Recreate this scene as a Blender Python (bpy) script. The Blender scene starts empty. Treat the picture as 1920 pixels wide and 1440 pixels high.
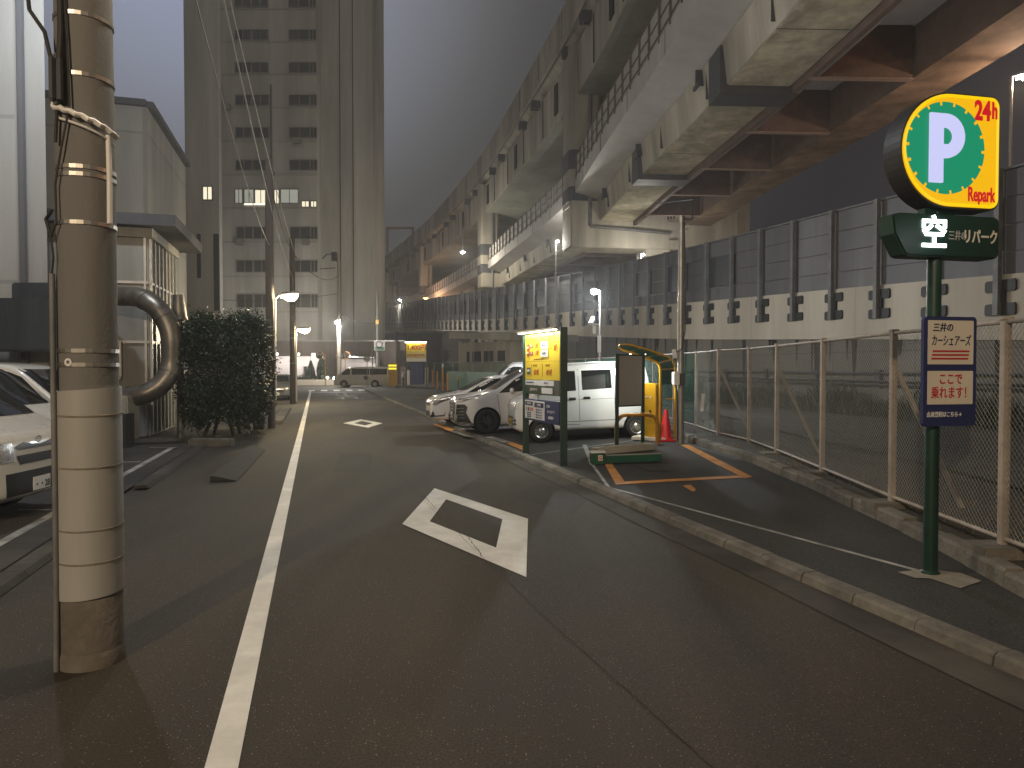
import bpy, bmesh, math, random
from mathutils import Vector, Matrix, Euler
from mathutils.bvhtree import BVHTree
R = math.radians
rnd = random.Random(7)
sc = bpy.context.scene
col = sc.collection
F = 1331.0; H = 1.85; HY = 690.0     # focal length in photo pixels, eye height, horizon row

# ---------------------------------------------------------------- camera, sky, exposure
cd = bpy.data.cameras.new('camera'); cam = bpy.data.objects.new('camera', cd); col.objects.link(cam)
cd.sensor_width = 36.0; cd.lens = 36.0*F/1920.0; cd.clip_end = 2000; cd.clip_start = 0.05
cam.location = (0, 0, H); cam.rotation_euler = (R(90) - math.atan((720-HY)/F), 0, 0)
sc.camera = cam
wd = bpy.data.worlds.new('World'); sc.world = wd; wd.use_nodes = True
wn = wd.node_tree; bg = wn.nodes['Background']
tc = wn.nodes.new('ShaderNodeTexCoord')
dot = wn.nodes.new('ShaderNodeVectorMath'); dot.operation = 'DOT_PRODUCT'
dot.inputs[1].default_value = Vector((-0.36, 0.80, 0.50)).normalized()
wn.links.new(tc.outputs['Generated'], dot.inputs[0])
wr = wn.nodes.new('ShaderNodeValToRGB'); wr.color_ramp.interpolation = 'EASE'
e = wr.color_ramp.elements
mr_ = wn.nodes.new('ShaderNodeMapRange'); mr_.inputs[1].default_value = -1; mr_.inputs[2].default_value = 1
e[0].position = 0.0; e[0].color = (0.165, 0.138, 0.106, 1)
e[1].position = 1.0; e[1].color = (0.25, 0.28, 0.38, 1)
wr.color_ramp.interpolation = 'LINEAR'
for p_, c_ in ((0.15, (0.150, 0.126, 0.098, 1)), (0.40, (0.100, 0.086, 0.070, 1)), (0.66, (0.050, 0.046, 0.044, 1)), (0.84, (0.018, 0.017, 0.020, 1)), (0.93, (0.036, 0.035, 0.037, 1)), (0.96, (0.062, 0.061, 0.062, 1)), (0.97, (0.094, 0.094, 0.097, 1)), (0.99, (0.19, 0.20, 0.24, 1))):
    q = e.new(p_); q.color = c_
wn.links.new(dot.outputs['Value'], mr_.inputs[0])
wn.links.new(mr_.outputs[0], wr.inputs[0])
wn.links.new(wr.outputs[0], bg.inputs[0]); bg.inputs[1].default_value = 1.2
sc.view_settings.view_transform = 'Standard'; sc.view_settings.look = 'None'
sc.view_settings.exposure = 0.0; sc.view_settings.gamma = 1.0
sc.cycles.use_denoising = True
sc.cycles.sample_clamp_indirect = 3.0
sc.cycles.max_bounces = 6; sc.cycles.diffuse_bounces = 3; sc.cycles.glossy_bounces = 3
sc.cycles.transmission_bounces = 4; sc.cycles.transparent_max_bounces = 8
sc.cycles.caustics_reflective = False; sc.cycles.caustics_refractive = False

# ---------------------------------------------------------------- helpers
U = Vector((-0.268, 0.9635, 0)); N = Vector((0.9635, 0.268, 0))     # along the street, across it
KT = 4.05                                                            # the kerb's offset from the eye across the street
def rt(s, t, z=0.0): v = U*s + N*t; return Vector((v.x, v.y, z))
def G(px, py, z=0.0):                                                # a point of the ground
    D = (H - z)*F/(py - HY); return Vector(((px-960)/F*D, D, z))
def P(px, py, D): return Vector(((px-960)/F*D, D, H + (HY-py)/F*D))
def lotz(x, y):
    d = x*N.x + y*N.y - KT
    return 0.07 + 0.035*max(0.0, min(d, 6.0))
def GL(px, py, dz=0.0):
    z = 0.1
    for _ in range(12):
        q = G(px, py, z); z = lotz(q.x, q.y)
    return Vector((q.x, q.y, z+dz))

class MB:
    def __init__(s): s.v = []; s.f = []
    def add(s, vs, fs):
        b = len(s.v); s.v += [Vector(q) for q in vs]; s.f += [tuple(i+b for i in f) for f in fs]; return s
    def box(s, c, d, rz=0.0, M=None):
        x, y, z = d[0]/2, d[1]/2, d[2]/2
        m = M if M is not None else Matrix.Rotation(rz, 3, 'Z')
        c = Vector(c)
        vs = [c + m @ Vector((a*x, b*y, e_*z)) for e_ in (-1, 1) for a, b in ((-1,-1),(1,-1),(1,1),(-1,1))]
        return s.add(vs, [(3,2,1,0),(4,5,6,7),(0,1,5,4),(1,2,6,5),(2,3,7,6),(3,0,4,7)])
    def beam(s, a, b, w, h):                                          # a box from a to b, w wide, h high
        a = Vector(a); b = Vector(b); d = b-a; L = d.length
        if L < 1e-6: return s
        x = d/L; up = Vector((0,0,1)) if abs(x.z) < 0.98 else Vector((0,1,0))
        y = up.cross(x).normalized(); z = x.cross(y)
        m = Matrix((x, y, z)).transposed()
        return s.box((a+b)/2, (L, w, h), M=m)
    def cyl(s, a, b, r0, r1=None, n=12, cap=True):
        r1 = r0 if r1 is None else r1
        a = Vector(a); b = Vector(b); x = (b-a).normalized()
        up = Vector((0,0,1)) if abs(x.z) < 0.9 else Vector((1,0,0))
        y = up.cross(x).normalized(); z = x.cross(y)
        vs = []
        for c, r in ((a, r0), (b, r1)):
            for k in range(n):
                t = 2*math.pi*k/n; vs.append(c + (y*math.cos(t) + z*math.sin(t))*r)
        fs = [(k, (k+1) % n, n+(k+1) % n, n+k) for k in range(n)]
        if cap: fs += [tuple(range(n-1, -1, -1)), tuple(range(n, 2*n))]
        return s.add(vs, fs)
    def tube(s, pts, r, n=8, cap=True):
        pts = [Vector(p) for p in pts]; rs = r if isinstance(r, (list, tuple)) else [r]*len(pts)
        vs = []; py = None
        for i, p in enumerate(pts):
            d = (pts[min(i+1, len(pts)-1)] - pts[max(i-1, 0)]).normalized()
            if py is None:
                up = Vector((0,0,1)) if abs(d.z) < 0.9 else Vector((1,0,0)); y = up.cross(d).normalized()
            else:
                y = (py - d*py.dot(d)).normalized()
            py = y; z = d.cross(y)
            for k in range(n):
                t = 2*math.pi*k/n; vs.append(p + (y*math.cos(t) + z*math.sin(t))*rs[i])
        fs = []
        for i in range(len(pts)-1):
            for k in range(n): fs.append((i*n+k, i*n+(k+1) % n, (i+1)*n+(k+1) % n, (i+1)*n+k))
        if cap: fs += [tuple(range(n-1, -1, -1)), tuple((len(pts)-1)*n+k for k in range(n))]
        return s.add(vs, fs)
    def prism(s, poly, z0, z1, M=None):                               # an outline (x, y) pulled from z0 to z1, then moved by M
        n = len(poly)
        vs = [Vector((p[0], p[1], z0)) for p in poly] + [Vector((p[0], p[1], z1)) for p in poly]
        if M is not None: vs = [M @ q for q in vs]
        fs = [tuple(range(n-1, -1, -1)), tuple(range(n, 2*n))] + [(i, (i+1) % n, n+(i+1) % n, n+i) for i in range(n)]
        return s.add(vs, fs)
    def strip(s, rows, closed=False):                                 # rows of equal length, joined into a sheet
        m = len(rows[0]); vs = [q for r_ in rows for q in r_]; fs = []
        for i in range(len(rows)-1):
            for k in range(m if closed else m-1):
                fs.append((i*m+k, i*m+(k+1) % m, (i+1)*m+(k+1) % m, (i+1)*m+k))
        if closed: fs += [tuple(range(m-1, -1, -1)), tuple((len(rows)-1)*m+k for k in range(m))]
        return s.add(vs, fs)
    def lathe(s, prof, c, ax, n=24):                                  # profile (radius, along) round an axis
        c = Vector(c); ax = Vector(ax).normalized()
        up = Vector((0,0,1)) if abs(ax.z) < 0.9 else Vector((1,0,0))
        y = up.cross(ax).normalized(); z = ax.cross(y)
        rows = []
        for r_, h in prof:
            rows.append([c + ax*h + (y*math.cos(2*math.pi*k/n) + z*math.sin(2*math.pi*k/n))*r_ for k in range(n)])
        b = len(s.v); s.v += [q for r_ in rows for q in r_]
        for i in range(len(rows)-1):
            for k in range(n): s.f.append((b+i*n+k, b+i*n+(k+1) % n, b+(i+1)*n+(k+1) % n, b+(i+1)*n+k))
        return s
    def build(s, name, mat, parent=None, world=True, smooth=False, bevel=0.0):
        me = bpy.data.meshes.new(name)
        off = Vector((0,0,0))
        M = None
        if parent is not None and world: M = world_matrix(parent).inverted()
        vs = [tuple(M @ q) if M else tuple(q) for q in s.v]
        me.from_pydata(vs, [], s.f); me.update()
        bm = bmesh.new(); bm.from_mesh(me); bmesh.ops.recalc_face_normals(bm, faces=bm.faces)
        if bevel:
            bmesh.ops.bevel(bm, geom=[e_ for e_ in bm.edges if len(e_.link_faces) == 2 and e_.calc_face_angle(0) > 0.7], offset=bevel, segments=2, affect='EDGES', clamp_overlap=True)
        if smooth:
            for f in bm.faces: f.smooth = True
            for e_ in bm.edges:
                if len(e_.link_faces) == 2 and e_.calc_face_angle(0) > 0.7: e_.smooth = False
        bm.to_mesh(me); bm.free()
        me.materials.append(mat)
        o = bpy.data.objects.new(name, me); col.objects.link(o)
        if parent is not None: o.parent = parent
        return o
def world_matrix(o):
    m = Matrix.LocRotScale(o.location, o.rotation_euler, o.scale)
    return world_matrix(o.parent) @ m if o.parent else m
def tag(o, label, cat, group=None, kind=None):
    if label: o['label'] = label
    if cat: o['category'] = cat
    if group: o['group'] = group
    if kind: o['kind'] = kind
    return o
def thing(name, label, cat, loc=(0,0,0), rz=0.0, group=None):
    o = bpy.data.objects.new(name, None); col.objects.link(o); o.empty_display_size = 0.2
    o.location = loc; o.rotation_euler = (0, 0, rz)
    return tag(o, label, cat, group)
def structure(name, mb, mat, **k):
    o = mb.build(name, mat, **k); o['kind'] = 'structure'; return o
def copy_tree(o, parent=None):
    c = o.copy(); col.objects.link(c); c.parent = parent
    for ch in list(o.children): copy_tree(ch, c)
    return c
def light(name, loc, power, colr, size=0.08, parent=None, typ='POINT', rot=None, spot=None):
    l = bpy.data.lights.new(name, typ); l.energy = power; l.color = colr
    if typ in ('POINT', 'SPOT'): l.shadow_soft_size = size
    if typ == 'SPOT': l.spot_size = spot or R(150); l.spot_blend = 0.6
    if typ == 'AREA': l.shape = 'RECTANGLE'; l.size = size[0]; l.size_y = size[1]
    o = bpy.data.objects.new(name, l); col.objects.link(o)
    if parent is not None:
        o.parent = parent; o.location = world_matrix(parent).inverted() @ Vector(loc)
    else: o.location = loc
    if rot: o.rotation_euler = rot
    return o

# ---------------------------------------------------------------- materials
def mat(name, c, rough=0.7, metal=0.0, nscale=None, namt=0.25, bump=0.0, bscale=None, emit=None, estr=0.0, stain=0.0, coat=0.0, detail=6, streak=False, spec=0.5, alpha=None):
    m = bpy.data.materials.new(name); m.use_nodes = True; nt = m.node_tree; b = nt.nodes['Principled BSDF']
    b.inputs['Base Color'].default_value = (*c, 1); b.inputs['Roughness'].default_value = rough; b.inputs['Metallic'].default_value = metal
    b.inputs['Coat Weight'].default_value = coat; b.inputs['Specular IOR Level'].default_value = spec
    if emit: b.inputs['Emission Color'].default_value = (*emit, 1); b.inputs['Emission Strength'].default_value = estr
    if nscale or bump:
        t = nt.nodes.new('ShaderNodeTexCoord'); src = t.outputs['Object']
        if streak:
            mp = nt.nodes.new('ShaderNodeMapping'); mp.inputs['Scale'].default_value = (1, 1, 0.12); nt.links.new(src, mp.inputs[0]); src = mp.outputs[0]
    if nscale:
        n1 = nt.nodes.new('ShaderNodeTexNoise'); n1.inputs['Scale'].default_value = nscale; n1.inputs['Detail'].default_value = detail; n1.inputs['Roughness'].default_value = 0.65
        nt.links.new(src, n1.inputs['Vector'])
        r1 = nt.nodes.new('ShaderNodeValToRGB')
        r1.color_ramp.elements[0].position = 0.3; r1.color_ramp.elements[1].position = 0.72
        r1.color_ramp.elements[0].color = tuple(max(0, q*(1-namt)) for q in c)+(1,); r1.color_ramp.elements[1].color = tuple(min(1, q*(1+namt)) for q in c)+(1,)
        nt.links.new(n1.outputs['Fac'], r1.inputs[0]); out = r1.outputs[0]
        if stain:
            n2 = nt.nodes.new('ShaderNodeTexNoise'); n2.inputs['Scale'].default_value = nscale*0.23; n2.inputs['Detail'].default_value = 8; n2.inputs['Distortion'].default_value = 0.6
            nt.links.new(src, n2.inputs['Vector'])
            r2 = nt.nodes.new('ShaderNodeValToRGB'); r2.color_ramp.elements[0].position = 0.42; r2.color_ramp.elements[1].position = 0.62
            r2.color_ramp.elements[0].color = (1-stain,)*3+(1,); r2.color_ramp.elements[1].color = (1, 1, 1, 1)
            nt.links.new(n2.outputs['Fac'], r2.inputs[0])
            mx = nt.nodes.new('ShaderNodeMix'); mx.data_type = 'RGBA'; mx.blend_type = 'MULTIPLY'; mx.inputs[0].default_value = 1
            nt.links.new(out, mx.inputs[6]); nt.links.new(r2.outputs[0], mx.inputs[7]); out = mx.outputs[2]
        nt.links.new(out, b.inputs['Base Color'])
        rr = nt.nodes.new('ShaderNodeMapRange'); rr.inputs[3].default_value = max(0.02, rough-0.08); rr.inputs[4].default_value = min(1, rough+0.1)
        nt.links.new(n1.outputs['Fac'], rr.inputs[0]); nt.links.new(rr.outputs[0], b.inputs['Roughness'])
    if bump:
        n3 = nt.nodes.new('ShaderNodeTexNoise'); n3.inputs['Scale'].default_value = bscale or 30; n3.inputs['Detail'].default_value = 5
        nt.links.new(t.outputs['Object'], n3.inputs['Vector'])
        bp = nt.nodes.new('ShaderNodeBump'); bp.inputs['Strength'].default_value = bump; bp.inputs['Distance'].default_value = 0.02
        nt.links.new(n3.outputs['Fac'], bp.inputs['Height']); nt.links.new(bp.outputs[0], b.inputs['Normal'])
    return m
def asphalt(name, c, seam=False, wear=0.3):
    m = mat(name, c, 0.78, nscale=0.55, namt=0.22, bump=0.55, bscale=160, stain=wear)
    nt = m.node_tree; b = nt.nodes['Principled BSDF']; src = b.inputs['Base Color'].links[0].from_socket
    t = nt.nodes.new('ShaderNodeTexCoord')
    v = nt.nodes.new('ShaderNodeTexNoise'); v.inputs['Scale'].default_value = 75; v.inputs['Detail'].default_value = 4
    nt.links.new(t.outputs['Object'], v.inputs['Vector'])
    r_ = nt.nodes.new('ShaderNodeValToRGB'); r_.color_ramp.elements[0].position = 0.38; r_.color_ramp.elements[1].position = 0.70
    r_.color_ramp.elements[0].color = (0.62, 0.62, 0.62, 1); r_.color_ramp.elements[1].color = (1.75, 1.72, 1.65, 1)
    nt.links.new(v.outputs['Fac'], r_.inputs[0])
    mx = nt.nodes.new('ShaderNodeMix'); mx.data_type = 'RGBA'; mx.blend_type = 'MULTIPLY'; mx.inputs[0].default_value = 1
    nt.links.new(src, mx.inputs[6]); nt.links.new(r_.outputs[0], mx.inputs[7])
    mp = nt.nodes.new('ShaderNodeMapping'); mp.inputs['Rotation'].default_value = (0, 0, R(-15.5)); mp.inputs['Scale'].default_value = (1.5, 0.07, 1)
    nt.links.new(t.outputs['Object'], mp.inputs[0])
    sn_ = nt.nodes.new('ShaderNodeTexNoise'); sn_.inputs['Scale'].default_value = 1.0; sn_.inputs['Detail'].default_value = 5; nt.links.new(mp.outputs[0], sn_.inputs['Vector'])
    sr_ = nt.nodes.new('ShaderNodeValToRGB'); sr_.color_ramp.elements[0].position = 0.3; sr_.color_ramp.elements[1].position = 0.7
    sr_.color_ramp.elements[0].color = (0.74, 0.74, 0.74, 1); sr_.color_ramp.elements[1].color = (1.22, 1.2, 1.18, 1); nt.links.new(sn_.outputs['Fac'], sr_.inputs[0])
    mx0 = nt.nodes.new('ShaderNodeMix'); mx0.data_type = 'RGBA'; mx0.blend_type = 'MULTIPLY'; mx0.inputs[0].default_value = 1
    nt.links.new(mx.outputs[2], mx0.inputs[6]); nt.links.new(sr_.outputs[0], mx0.inputs[7]); mx = mx0
    # bright grains of aggregate
    vo = nt.nodes.new('ShaderNodeTexVoronoi'); vo.inputs['Scale'].default_value = 42
    nt.links.new(t.outputs['Object'], vo.inputs['Vector'])
    lt = nt.nodes.new('ShaderNodeMath'); lt.operation = 'LESS_THAN'; lt.inputs[1].default_value = 0.15
    nt.links.new(vo.outputs['Distance'], lt.inputs[0])
    g = nt.nodes.new('ShaderNodeMix'); g.data_type = 'RGBA'; g.inputs[7].default_value = (c[0]*5.5, c[1]*5.3, c[2]*5.0, 1)
    ml = nt.nodes.new('ShaderNodeMath'); ml.operation = 'MULTIPLY'
    wn2 = nt.nodes.new('ShaderNodeSeparateColor'); nt.links.new(vo.outputs['Color'], wn2.inputs[0])
    gt = nt.nodes.new('ShaderNodeMath'); gt.operation = 'GREATER_THAN'; gt.inputs[1].default_value = 0.6; nt.links.new(wn2.outputs[0], gt.inputs[0])
    nt.links.new(lt.outputs[0], ml.inputs[0]); nt.links.new(gt.outputs[0], ml.inputs[1])
    nt.links.new(ml.outputs[0], g.inputs[0]); nt.links.new(mx.outputs[2], g.inputs[6])
    nt.links.new(g.outputs[2], b.inputs['Base Color'])
    return m
def panel_concrete(name, c, px=1.8, pz=0.9, mort=0.02, rough=0.8, axis='Y', dark=0.6):
    """Concrete with formwork or sheet joints drawn by a brick texture."""
    m = mat(name, c, rough, nscale=0.8, namt=0.16, stain=0.28, bump=0.15, bscale=12, streak=True)
    nt = m.node_tree; b = nt.nodes['Principled BSDF']; src = b.inputs['Base Color'].links[0].from_socket
    t = nt.nodes.new('ShaderNodeTexCoord'); sp = nt.nodes.new('ShaderNodeSeparateXYZ'); cb = nt.nodes.new('ShaderNodeCombineXYZ')
    nt.links.new(t.outputs['Object'], sp.inputs[0]); nt.links.new(sp.outputs[{'X': 0, 'Y': 1}[axis]], cb.inputs[0]); nt.links.new(sp.outputs[2], cb.inputs[1])
    br = nt.nodes.new('ShaderNodeTexBrick'); br.offset = 0; br.inputs['Scale'].default_value = 1; br.inputs['Brick Width'].default_value = px; br.inputs['Row Height'].default_value = pz
    br.inputs['Mortar Size'].default_value = mort; br.inputs['Color1'].default_value = (1,1,1,1); br.inputs['Color2'].default_value = (0.9,0.9,0.9,1); br.inputs['Mortar'].default_value = (dark,)*3+(1,)
    nt.links.new(cb.outputs[0], br.inputs['Vector'])
    mx = nt.nodes.new('ShaderNodeMix'); mx.data_type = 'RGBA'; mx.blend_type = 'MULTIPLY'; mx.inputs[0].default_value = 1
    nt.links.new(src, mx.inputs[6]); nt.links.new(br.outputs[0], mx.inputs[7]); nt.links.new(mx.outputs[2], b.inputs['Base Color'])
    return m
def glow(name, c, s): return mat(name, (0.02,0.02,0.02), 0.5, emit=c, estr=s)

M_asph = asphalt('asphalt', (0.052, 0.043, 0.030))
M_lot = asphalt('lot_asphalt', (0.040, 0.039, 0.037), wear=0.35)
M_oldasph = asphalt('old_asphalt', (0.060, 0.052, 0.044), wear=0.45)
M_soil = mat('soil', (0.052, 0.046, 0.035), 0.95, nscale=1.2, namt=0.4, bump=0.6, bscale=14, stain=0.4)
M_line = mat('road_paint', (0.72, 0.70, 0.64), 0.6, nscale=7, namt=0.10, bump=0.25, bscale=60, stain=0.16)
M_lineworn = mat('worn_paint', (0.42, 0.41, 0.38), 0.7, nscale=9, namt=0.3, stain=0.5, bump=0.2, bscale=60)
M_orange = mat('orange_paint', (0.62, 0.27, 0.06), 0.65, nscale=9, namt=0.2, stain=0.3, bump=0.2, bscale=60)
M_kerb = mat('kerb_stone', (0.20, 0.183, 0.152), 0.9, nscale=4, namt=0.35, stain=0.4, bump=0.7, bscale=24)
M_gutter = mat('gutter_concrete', (0.070, 0.063, 0.052), 0.9, nscale=3, namt=0.35, stain=0.5, bump=0.4, bscale=30)
M_conc = mat('concrete', (0.54, 0.50, 0.42), 0.85, nscale=1.1, namt=0.22, stain=0.36, bump=0.2, bscale=9, streak=True)
M_concsoff = mat('stained_soffit_concrete', (0.58, 0.52, 0.38), 0.9, nscale=2.2, namt=0.28, stain=0.35, bump=0.3, bscale=8)
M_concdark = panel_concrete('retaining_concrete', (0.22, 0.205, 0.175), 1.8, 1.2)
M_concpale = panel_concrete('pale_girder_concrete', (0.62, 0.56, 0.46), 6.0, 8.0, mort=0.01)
M_pole = mat('pole_concrete', (0.20, 0.198, 0.19), 0.85, nscale=5, namt=0.14, stain=0.2, bump=0.15, bscale=50, streak=True)
M_polebrown = mat('brown_stained_concrete', (0.11, 0.092, 0.078), 0.9, nscale=5, namt=0.2, stain=0.2, streak=True)
M_tie = mat('brown_tie', (0.20, 0.17, 0.13), 0.9, nscale=14, namt=0.35)
M_polebase = mat('pole_footing_concrete', (0.20, 0.18, 0.15), 0.9, nscale=5, namt=0.3, stain=0.4, bump=0.3, bscale=30)
M_wrap = mat('white_wrap', (0.42, 0.415, 0.39), 0.55, nscale=4, namt=0.10, stain=0.22, bump=0.08, bscale=20, streak=True)
M_galv = mat('galvanised_steel', (0.42, 0.42, 0.41), 0.42, 0.7, nscale=12, namt=0.15, stain=0.15)
M_band = mat('steel_band', (0.50, 0.48, 0.44), 0.38, 0.9)
M_rail = mat('pale_railing_panel', (0.50, 0.49, 0.48), 0.6, nscale=3, namt=0.1, stain=0.1)
M_rust = mat('rusty_rail', (0.15, 0.115, 0.095), 0.8, nscale=9, namt=0.4)
M_fascia = mat('fascia_paint', (0.55, 0.525, 0.51), 0.7, nscale=1.0, namt=0.10, stain=0.12, streak=True)
M_brown = mat('brown_steel', (0.165, 0.115, 0.095), 0.6, nscale=3, namt=0.2, stain=0.2)
M_brownpale = mat('pale_brown_flange', (0.34, 0.25, 0.21), 0.6, nscale=3, namt=0.2)
M_jacket = mat('dark_steel_jacket', (0.07, 0.075, 0.085), 0.55, nscale=2, namt=0.2)
M_soffsteel = panel_concrete('ribbed_steel_soffit', (0.36, 0.37, 0.31), 40.0, 1.2, mort=0.03, axis='Y')
M_barrier = mat('noise_panel_grey', (0.165, 0.165, 0.178), 0.6, nscale=1.6, namt=0.14, stain=0.22, streak=True)
M_barrier2 = mat('noise_panel_dark', (0.055, 0.065, 0.075), 0.35, nscale=2, namt=0.3, stain=0.3, streak=True)
M_bpost = mat('barrier_post_grey', (0.20, 0.20, 0.20), 0.6, 0.1, nscale=6, namt=0.2, stain=.2)
M_bolt = mat('bracket_plate_dark', (0.035, 0.037, 0.04), 0.6, nscale=8, namt=0.2)
M_fpost = mat('fence_post_paint', (0.42, 0.36, 0.30), 0.6, nscale=9, namt=0.18, stain=0.2)
M_wire = mat('chain_wire', (0.34, 0.35, 0.33), 0.45, 0.4)
M_wiregreen = mat('green_chain_wire', (0.06, 0.20, 0.15), 0.5)
M_green = mat('dark_green_paint', (0.006, 0.040, 0.026), 0.45, nscale=8, namt=0.3, stain=0.3)
M_teal = mat('flap_green_paint', (0.010, 0.095, 0.055), 0.4, nscale=8, namt=0.2, stain=0.25)
M_yel = mat('machine_yellow_paint', (0.60, 0.315, 0.008), 0.4, nscale=5, namt=0.08, stain=0.12)
M_ochre = mat('ochre_hoop_paint', (0.55, 0.26, 0.03), 0.5, nscale=9, namt=0.2, stain=0.25)
M_yellit = mat('yellow_panel', (0.85, 0.60, 0.01), 0.45)
M_white = mat('white_panel', (0.75, 0.74, 0.72), 0.5, nscale=4, namt=0.05)
M_cream = mat('cream_board', (0.74, 0.67, 0.55), 0.5, nscale=3, namt=0.05, stain=0.06)
M_navy = mat('navy_board', (0.022, 0.030, 0.115), 0.45, nscale=5, namt=0.1)
M_redp = mat('red_ink', (0.50, 0.015, 0.03), 0.5)
M_navyp = mat('navy_ink', (0.012, 0.014, 0.07), 0.5)
M_black = mat('black_rubber', (0.012, 0.012, 0.012), 0.75)
M_blackp = mat('black_plastic', (0.02, 0.02, 0.022), 0.45)
M_tyre = mat('tyre_rubber', (0.018, 0.018, 0.018), 0.85, bump=0.2, bscale=60)
M_glass = mat('dark_car_glass', (0.010, 0.012, 0.013), 0.04, spec=0.9)
M_chrome = mat('chrome', (0.85, 0.85, 0.85), 0.08, 1.0)
M_rim = mat('steel_wheel', (0.62, 0.62, 0.61), 0.3, 0.8, nscale=10, namt=0.1)
M_rimdark = mat('dark_alloy', (0.11, 0.11, 0.12), 0.25, 0.8)
M_carwhite = mat('white_car_paint', (0.78, 0.79, 0.79), 0.3, coat=0.9, nscale=1.2, namt=0.02)
M_pearl = mat('pearl_car_paint', (0.74, 0.73, 0.72), 0.26, coat=1.0, nscale=1.2, namt=0.02)
M_cargrey = mat('grey_car_paint', (0.12, 0.125, 0.135), 0.3, coat=1.0)
M_lamp = mat('headlamp_lens', (0.55, 0.56, 0.58), 0.08, 0.7, bump=0.6, bscale=28)
M_redlens = mat('tail_lamp_lens', (0.35, 0.01, 0.01), 0.15)
M_seam = mat('panel_gap', (0.05, 0.05, 0.05), 0.8)
M_cone = mat('red_cone_plastic', (0.62, 0.02, 0.03), 0.45, nscale=8, namt=0.12)
M_duct = mat('galvanised_duct', (0.26, 0.235, 0.20), 0.38, 0.75, nscale=5, namt=0.25, stain=0.3)
M_shed = mat('stained_pale_sheet', (0.40, 0.38, 0.33), 0.7, nscale=1.6, namt=0.22, stain=0.35, streak=True)
M_shedroof = mat('dark_roof_sheet', (0.07, 0.07, 0.075), 0.7, nscale=3, namt=0.2)
M_face = panel_concrete('facade_panels', (0.70, 0.68, 0.63), 3.4, 40.0, mort=0.03, axis='X', dark=0.88)
M_face2 = panel_concrete('pale_facade', (0.60, 0.585, 0.54), 6.0, 3.9, mort=0.05, axis='Y', dark=0.75)
M_facebrown = panel_concrete('brown_fence_sheet', (0.17, 0.135, 0.115), 1.7, 40.0, mort=0.04, axis='X', dark=0.7)
M_win = mat('night_window', (0.04, 0.042, 0.045), 0.12, spec=0.8)
M_winframe = mat('window_frame', (0.32, 0.31, 0.29), 0.5, 0.3)
M_winlit = mat('lit_window', (0.4, 0.38, 0.3), 0.6, nscale=0.7, emit=(1.0, 0.90, 0.66), estr=1.1)
M_shoplit = mat('shop_wall', (0.72, 0.66, 0.66), 0.7, nscale=1, namt=0.06)
M_bark = mat('bark', (0.10, 0.075, 0.05), 0.95, nscale=9, namt=0.3, bump=0.5, bscale=30)
M_cable = mat('black_cable', (0.03, 0.03, 0.03), 0.7)
M_cablepale = mat('pale_spiral_sheath', (0.42, 0.42, 0.40), 0.6)
M_mirror = mat('mirror_glass', (0.85, 0.85, 0.86), 0.04, 1.0)
M_orangep = mat('orange_post_paint', (0.72, 0.30, 0.05), 0.5, nscale=9, namt=0.15)
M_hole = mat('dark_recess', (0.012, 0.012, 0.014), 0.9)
M_board = mat('grey_board', (0.36, 0.34, 0.31), 0.6, nscale=2.5, namt=0.04)
def leafmat(name, c, t=0.3):
    m = mat(name, c, 0.5, nscale=3.5, namt=0.6)
    return m
M_leaf = leafmat('hedge_leaf', (0.022, 0.038, 0.018))
M_leafdark = leafmat('conifer_leaf', (0.018, 0.04, 0.020))
M_weed = leafmat('weed_leaf', (0.028, 0.042, 0.022))
M_weeddry = mat('dry_weed_leaf', (0.20, 0.17, 0.10), 0.8, nscale=3, namt=0.3)
E_led = glow('led_white', (0.92, 0.96, 1.0), 60.0)
E_warm = glow('lamp_warm', (1.0, 0.80, 0.50), 70.0)
E_tube = glow('tube_light', (1.0, 1.0, 0.86), 9.0)
E_signyel = glow('lit_yellow_acrylic', (1.0, 0.52, 0.0), 0.92)
E_signgreen = glow('lit_green_acrylic', (0.0, 0.26, 0.125), 1.0)
E_signwhite = glow('lit_white_acrylic', (0.60, 0.62, 0.95), 1.0)
E_signred = glow('lit_red_acrylic', (0.58, 0.0, 0.01), 1.0)
E_kanji = glow('vacancy_led', (0.92, 1.0, 1.0), 7.0)

# ---------------------------------------------------------------- lettering (meshes made of the built-in font)
def letters(txt, size, m, parent, M, sx=1.0, bold=0.0, shear=0.0, extr=0.002, name='lettering', align='CENTER', world=True, spacing=1.0):
    cu = bpy.data.curves.new('lettering', 'FONT'); cu.body = txt; cu.size = size; cu.offset = bold; cu.shear = shear; cu.extrude = extr
    cu.align_x = align; cu.align_y = 'CENTER'; cu.space_character = spacing; cu.resolution_u = 3
    o = bpy.data.objects.new('lettering_tmp', cu); col.objects.link(o)
    bpy.context.view_layer.update()
    dg = bpy.context.evaluated_depsgraph_get(); me = bpy.data.meshes.new_from_object(o.evaluated_get(dg))
    bpy.data.objects.remove(o); bpy.data.curves.remove(cu)
    if len(me.vertices) == 0: return None
    T = M @ Matrix.Diagonal((sx, 1, 1, 1))
    if parent is not None and world: T = world_matrix(parent).inverted() @ T
    me.transform(T); me.materials.clear(); me.materials.append(m); me.name = name
    r_ = bpy.data.objects.new(name, me); col.objects.link(r_); r_.parent = parent
    return r_
def face_matrix(o, right, up=Vector((0,0,1)), out=0.0):               # local x = right, y = up, z = out of the face
    r_ = Vector(right).normalized(); u = Vector(up).normalized(); n = r_.cross(u).normalized()
    m = Matrix((r_, u, n)).transposed().to_4x4(); m.translation = Vector(o) + n*out
    return m

# ================================================================= SETTING
# ground far and wide
g = MB(); g.add([(-400,-120,-0.03),(400,-120,-0.03),(400,500,-0.03),(-400,500,-0.03)], [(0,1,2,3)])
structure('ground', g, M_oldasph)
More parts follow.
